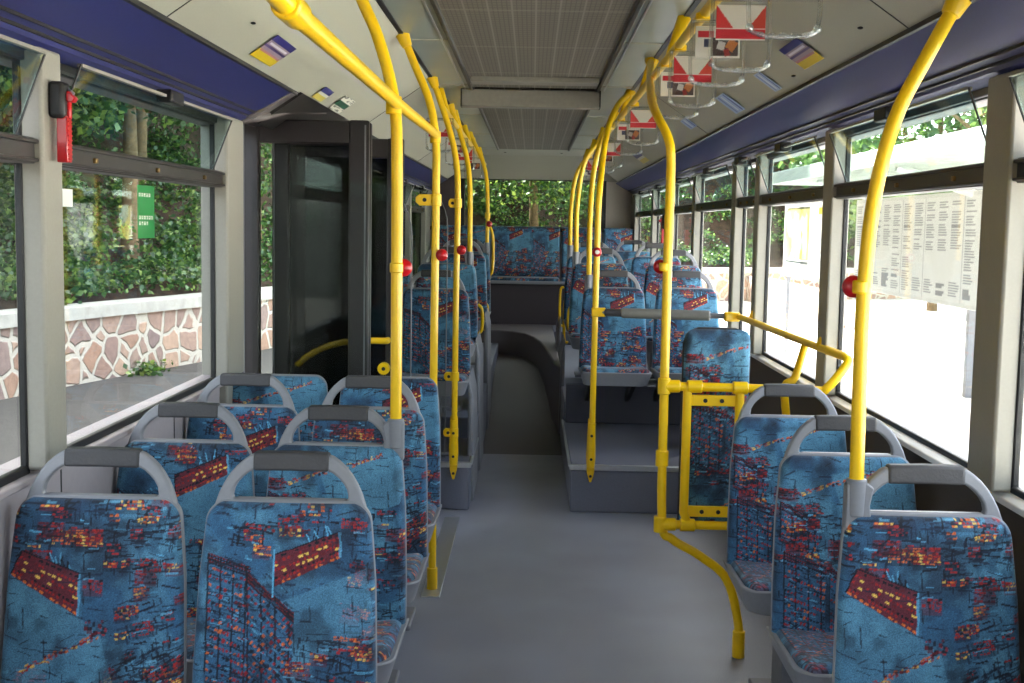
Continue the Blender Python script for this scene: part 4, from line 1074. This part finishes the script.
def leaves(name, pts, size, m, parent=None, seed=0):
    rs = np.random.RandomState(seed); n = len(pts)
    d = rs.normal(size=(n, 3)); d[:, 2] = d[:, 2] * .6 - .3; d /= np.linalg.norm(d, axis=1)[:, None]
    nn = rs.normal(size=(n, 3)); nn[:, 2] += .9; s = np.cross(d, nn); s /= np.linalg.norm(s, axis=1)[:, None]
    L = size * rs.uniform(.6, 1.3, n)[:, None]; w = L * .36
    up = np.cross(s, d) * L * .10
    V = np.stack([pts, pts + d * L * .5 + s * w + up, pts + d * L, pts + d * L * .5 - s * w + up], 1).reshape(-1, 3)
    me = bpy.data.meshes.new(name); me.vertices.add(len(V)); me.vertices.foreach_set('co', V.astype(np.float32).ravel())
    me.loops.add(4 * n); me.loops.foreach_set('vertex_index', np.arange(4 * n, dtype=np.int32))
    me.polygons.add(n); me.polygons.foreach_set('loop_start', np.arange(0, 4 * n, 4, dtype=np.int32)); me.update(calc_edges=True)
    me.materials.append(m); o = bpy.data.objects.new(name, me); COL.objects.link(o)
    if parent: o.parent = parent
    return o
# undergrowth all over the bank
rs = np.random.RandomState(5); pts = []
WPn = np.array([[p.x, p.y] for p in wp])
for _ in range(1900):
    i = rs.randint(4, len(wp) - 2); tt = WPn[i + 1] - WPn[i]; p = WPn[i] + tt * rs.rand(); tt = tt / np.linalg.norm(tt); nr = np.array([-tt[1], tt[0]])
    o = rs.uniform(.25, 1) * 9 * rs.rand() ** .8 + .45; z = np.interp(o, [a for a, b in prof], [b for a, b in prof])
    c = np.array([p[0] + nr[0] * o, p[1] + nr[1] * o, z + .1]); r = rs.uniform(.25, .6); k = 95
    q = rs.normal(size=(k, 3)); q /= np.linalg.norm(q, axis=1)[:, None]; q *= rs.uniform(.5, 1, (k, 1)) * r; q[:, 2] = np.abs(q[:, 2]) * .8
    pts.append(c + q)
tag(leaves('undergrowth', np.concatenate(pts), .088, M['leaf2'], seed=1), 'dense green undergrowth and ivy covering the bank above the stone wall', 'undergrowth', kind='stuff')
t = thing('roadside_weed', 'small light green weed growing at the foot of the stone wall', 'weed', (-4.75, 14.8, -.33))
q = np.random.RandomState(8).normal(size=(160, 3)) * np.array([.10, .22, .05]) + np.array([0, 0, .06]); q[:, 2] = np.abs(q[:, 2])
leaves('foliage', q, .09, M['leaf'], t, 4)

def tree(x, y, z, h, cr, label, seed, crown_low=.35, nclump=60, per=120, size=.12, group='trees on the bank', lean=0.0, lm='leaf'):
    rs = np.random.RandomState(seed); t = thing('tree', label, 'tree', (x, y, z), group)
    mb = MB(); top = Vector((lean * h, 0, h * .9))
    mb.tube([(0, 0, -.3), (lean * h * .3, .1, h * .35), tuple(top)], [.14, .10, .03], 9)
    P = []
    for k in range(9):
        a = rs.uniform(0, 2 * PI); hh = h * rs.uniform(crown_low, .85); e = Vector((lean * hh + math.cos(a) * cr * .7, math.sin(a) * cr * .7, hh + cr * .35))
        mb.tube([(lean * hh, 0, hh - .1), tuple(e * .5 + Vector((lean * hh, 0, hh)) * .5), tuple(e)], [.05, .035, .012], 6); P.append(e)
    mb.build('trunk', M['bark'], t); pts = []
    for k in range(nclump):
        a = rs.uniform(0, 2 * PI); rr_ = cr * math.sqrt(rs.rand()); zz = h * rs.uniform(crown_low, 1.05)
        sq = math.sqrt(max(.1, 1 - ((zz / h - (crown_low + 1) / 2) / ((1.1 - crown_low) / 2)) ** 2))
        c = np.array([lean * zz + math.cos(a) * rr_ * sq, math.sin(a) * rr_ * sq, zz]); q = rs.normal(size=(per, 3)); q /= np.linalg.norm(q, axis=1)[:, None]
        pts.append(c + q * rs.uniform(.4, 1, (per, 1)) * cr * .30 * np.array([1, 1, .6]))
    leaves('crown', np.concatenate(pts), size, M[lm], t, seed); return t
def on_bank(i, o):
    tt = (wp[i + 1] - wp[i]).normalized(); return wp[i].x - tt.y * o, wp[i].y + tt.x * o, float(np.interp(o, [a for a, b in prof], [b for a, b in prof]))
specs = [(12, 1.4, 5.0, 1.9, 'leaning tree on the left bank, farthest left in the window'), (15, 2.2, 5.5, 2.0, 'slim tree behind the near left pillar'), (17, 1.3, 4.6, 1.5, 'slender pale trunked tree seen in the middle of the left window'),
         (19, 2.6, 5.5, 2.0, 'leafy tree upslope in the left window'), (21, 1.4, 4.8, 1.6, 'tree at the right side of the left window'), (23, 2.4, 5.5, 2.1, 'tree seen past the open door leaf'),
         (25, 1.5, 5.5, 2.2, 'tree seen through the door glass'), (28, 2.0, 6.0, 2.5, 'broad tree left behind the rear window'), (30, 1.4, 6.0, 2.6, 'broad tree in the middle of the rear window'), (33, 1.2, 6.0, 2.6, 'broad tree right behind the rear window')]
for k, (i, o, h, cr, lb) in enumerate(specs):
    x, y, z = on_bank(i, o); tree(x, y, z, h, cr, lb, 20 + k, crown_low=.25 if k > 6 else .42, lean=.1 if k == 0 else .04 * ((k % 3) - 1))
for k, (i, o) in enumerate([(4, 5.0), (7, 5.5), (10, 5.0), (12, 5.8), (14, 5.0), (16, 5.8), (19, 5.2), (22, 5.6), (26, 5.4)]):  # extra row added to keep the sun off the road and left windows
    x, y, z = on_bank(i, o); tree(x, y, z - .2, 12.0, 4.3, 'tall dense tree added high on the left bank to block sun, %s' % ['beside the front of the bus', 'abreast of the camera', 'above the nearest left seat', 'left of the red hammer', 'above the red hammer', 'above the slender pale trunk', 'above the painted green reflection', 'above the open door', 'left behind the rear window'][k],
        90 + k, crown_low=.15, nclump=120, per=80, size=.42)
# right side: shelter, boards, low wall, trees
def board(y0, y1, z0, z1, paint, name, label, cat, res=.008):
    w, h = abs(y1 - y0), z1 - z0; t = thing(name, label, cat, (4.0, min(y0, y1), z0))
    c = Canvas(w, h, res, L3(236, 236, 232), 9); paint(c); cv = c.sampler()
    # read from the bus: left edge is the far end
    def fn(U, V): return np.stack([0 * U - .012, w * (1 - U), h * V], 1), U * w * .999, (1 - V) * h * .999
    grid_obj('printed_sheet', fn, int(w / .02), int(h / .012), cv, M['print'], t)
    MB().box(-.008, .03, -.04, w + .04, -.04, h + .04).build('panel', M['white'], t, bevel=.005)
    mb = MB()
    for yy in (.1, w - .14): mb.box(.03, .08, yy, yy + .05, -z0 - .33, h)
    mb.build('posts', M['grey'], t)
def p_table(c):
    n = 13
    for k in range(n):
        x0 = c.w * (k + .12) / n; x1 = c.w * (k + .86) / n; y = .05
        while y < c.h - .04:
            if c.r.rand() < .9: c.line(x0, y, x0 + (x1 - x0) * c.r.uniform(.6, 1), y, .012, L3(120, 120, 126), .85)
            y += .024 if c.r.rand() < .94 else .05
        c.line(c.w * k / n, 0, c.w * k / n, c.h, .010, L3(190, 190, 190))
def p_map(c):
    n_ = c.noise(.3, 4); c.mix(((c.X < c.w * .55) & (c.X > .06) & (c.Y > .08) & (c.Y < c.h * .78)).astype(float), L3(214, 206, 80), .9)
    c.mix(((c.X < c.w * .50) & (c.X > .12) & (n_ > .52) & (c.Y > .12) & (c.Y < c.h * .76)).astype(float), L3(170, 196, 190), .9)
    c.rect(c.w * .3, .06, c.w * .5, .04, 0, L3(90, 90, 70)); c.rect(c.w * .3, c.h * .82, c.w * .5, .04, 0, L3(60, 70, 70))
    c.rect(c.w * .8, .12, c.w * .16, .1, 0, L3(230, 196, 60)); c.dashes(240, c.w * .64, c.w * .96, .2, c.h * .9, [L3(140, 140, 140)], (.02, .08), (.010, .012), 0, .03)
board(10.1, 14.9, .93, 1.93, p_table, 'timetable_board', 'long white timetable board with many columns of small grey print, right of the bus', 'timetable board')
board(16.0, 19.1, .92, 1.98, p_map, 'map_board', 'white board with a yellow route map, behind the timetable board', 'map board')
t = thing('bus_shelter', 'pale bus shelter roof with slanting struts beyond the right windows', 'bus shelter', (4.2, 7.6, -.33))
MB().box(-1.2, 1.6, 0, 8.2, 2.50, 2.60).build('roof', M['concrete'], t, bevel=.01)
MB().box(-1.24, -1.2, -.02, 8.22, 2.48, 2.62).build('fascia', M['white'], t, bevel=.005)
for yy in (.5, 3.4, 6.4):
    MB().box(.9, 1.0, yy, yy + .1, 0, 2.50).build('post', M['grey'], t, bevel=.005)
    MB().tube([(.95, yy + .05, 1.9), (-.9, yy + .05, 2.50)], .04, 8, False).build('strut', M['white'], t)
tag(MB().box(5.9, 6.3, 24, 60, -.33, .35).build('stone_kerb_wall', M['stone']), 'low sunlit stone wall at the back of the paved area', 'stone wall')
for k, (x, y, h, cr, lb) in enumerate([(9.0, 23.5, 7.5, 3.2, 'sunlit tree above the shelter in the near right window'), (10, 30, 8, 3.3, 'sunlit tree in the middle right window'), (9.5, 37, 8, 3.4, 'sunlit tree in the narrow right window'),
                                     (9.5, 47, 8, 3.5, 'sunlit tree in the far right windows'), (14, 33, 10, 4.2, 'taller sunlit tree behind the shelter roof'), (8.0, 60, 9, 4.0, 'distant sunlit tree in the rearmost right window')]):
    tree(x, y, -.33, h, cr, lb, 60 + k, crown_low=.22, nclump=70, per=70, size=.26, group='trees beyond the paved area', lm='leaf3')
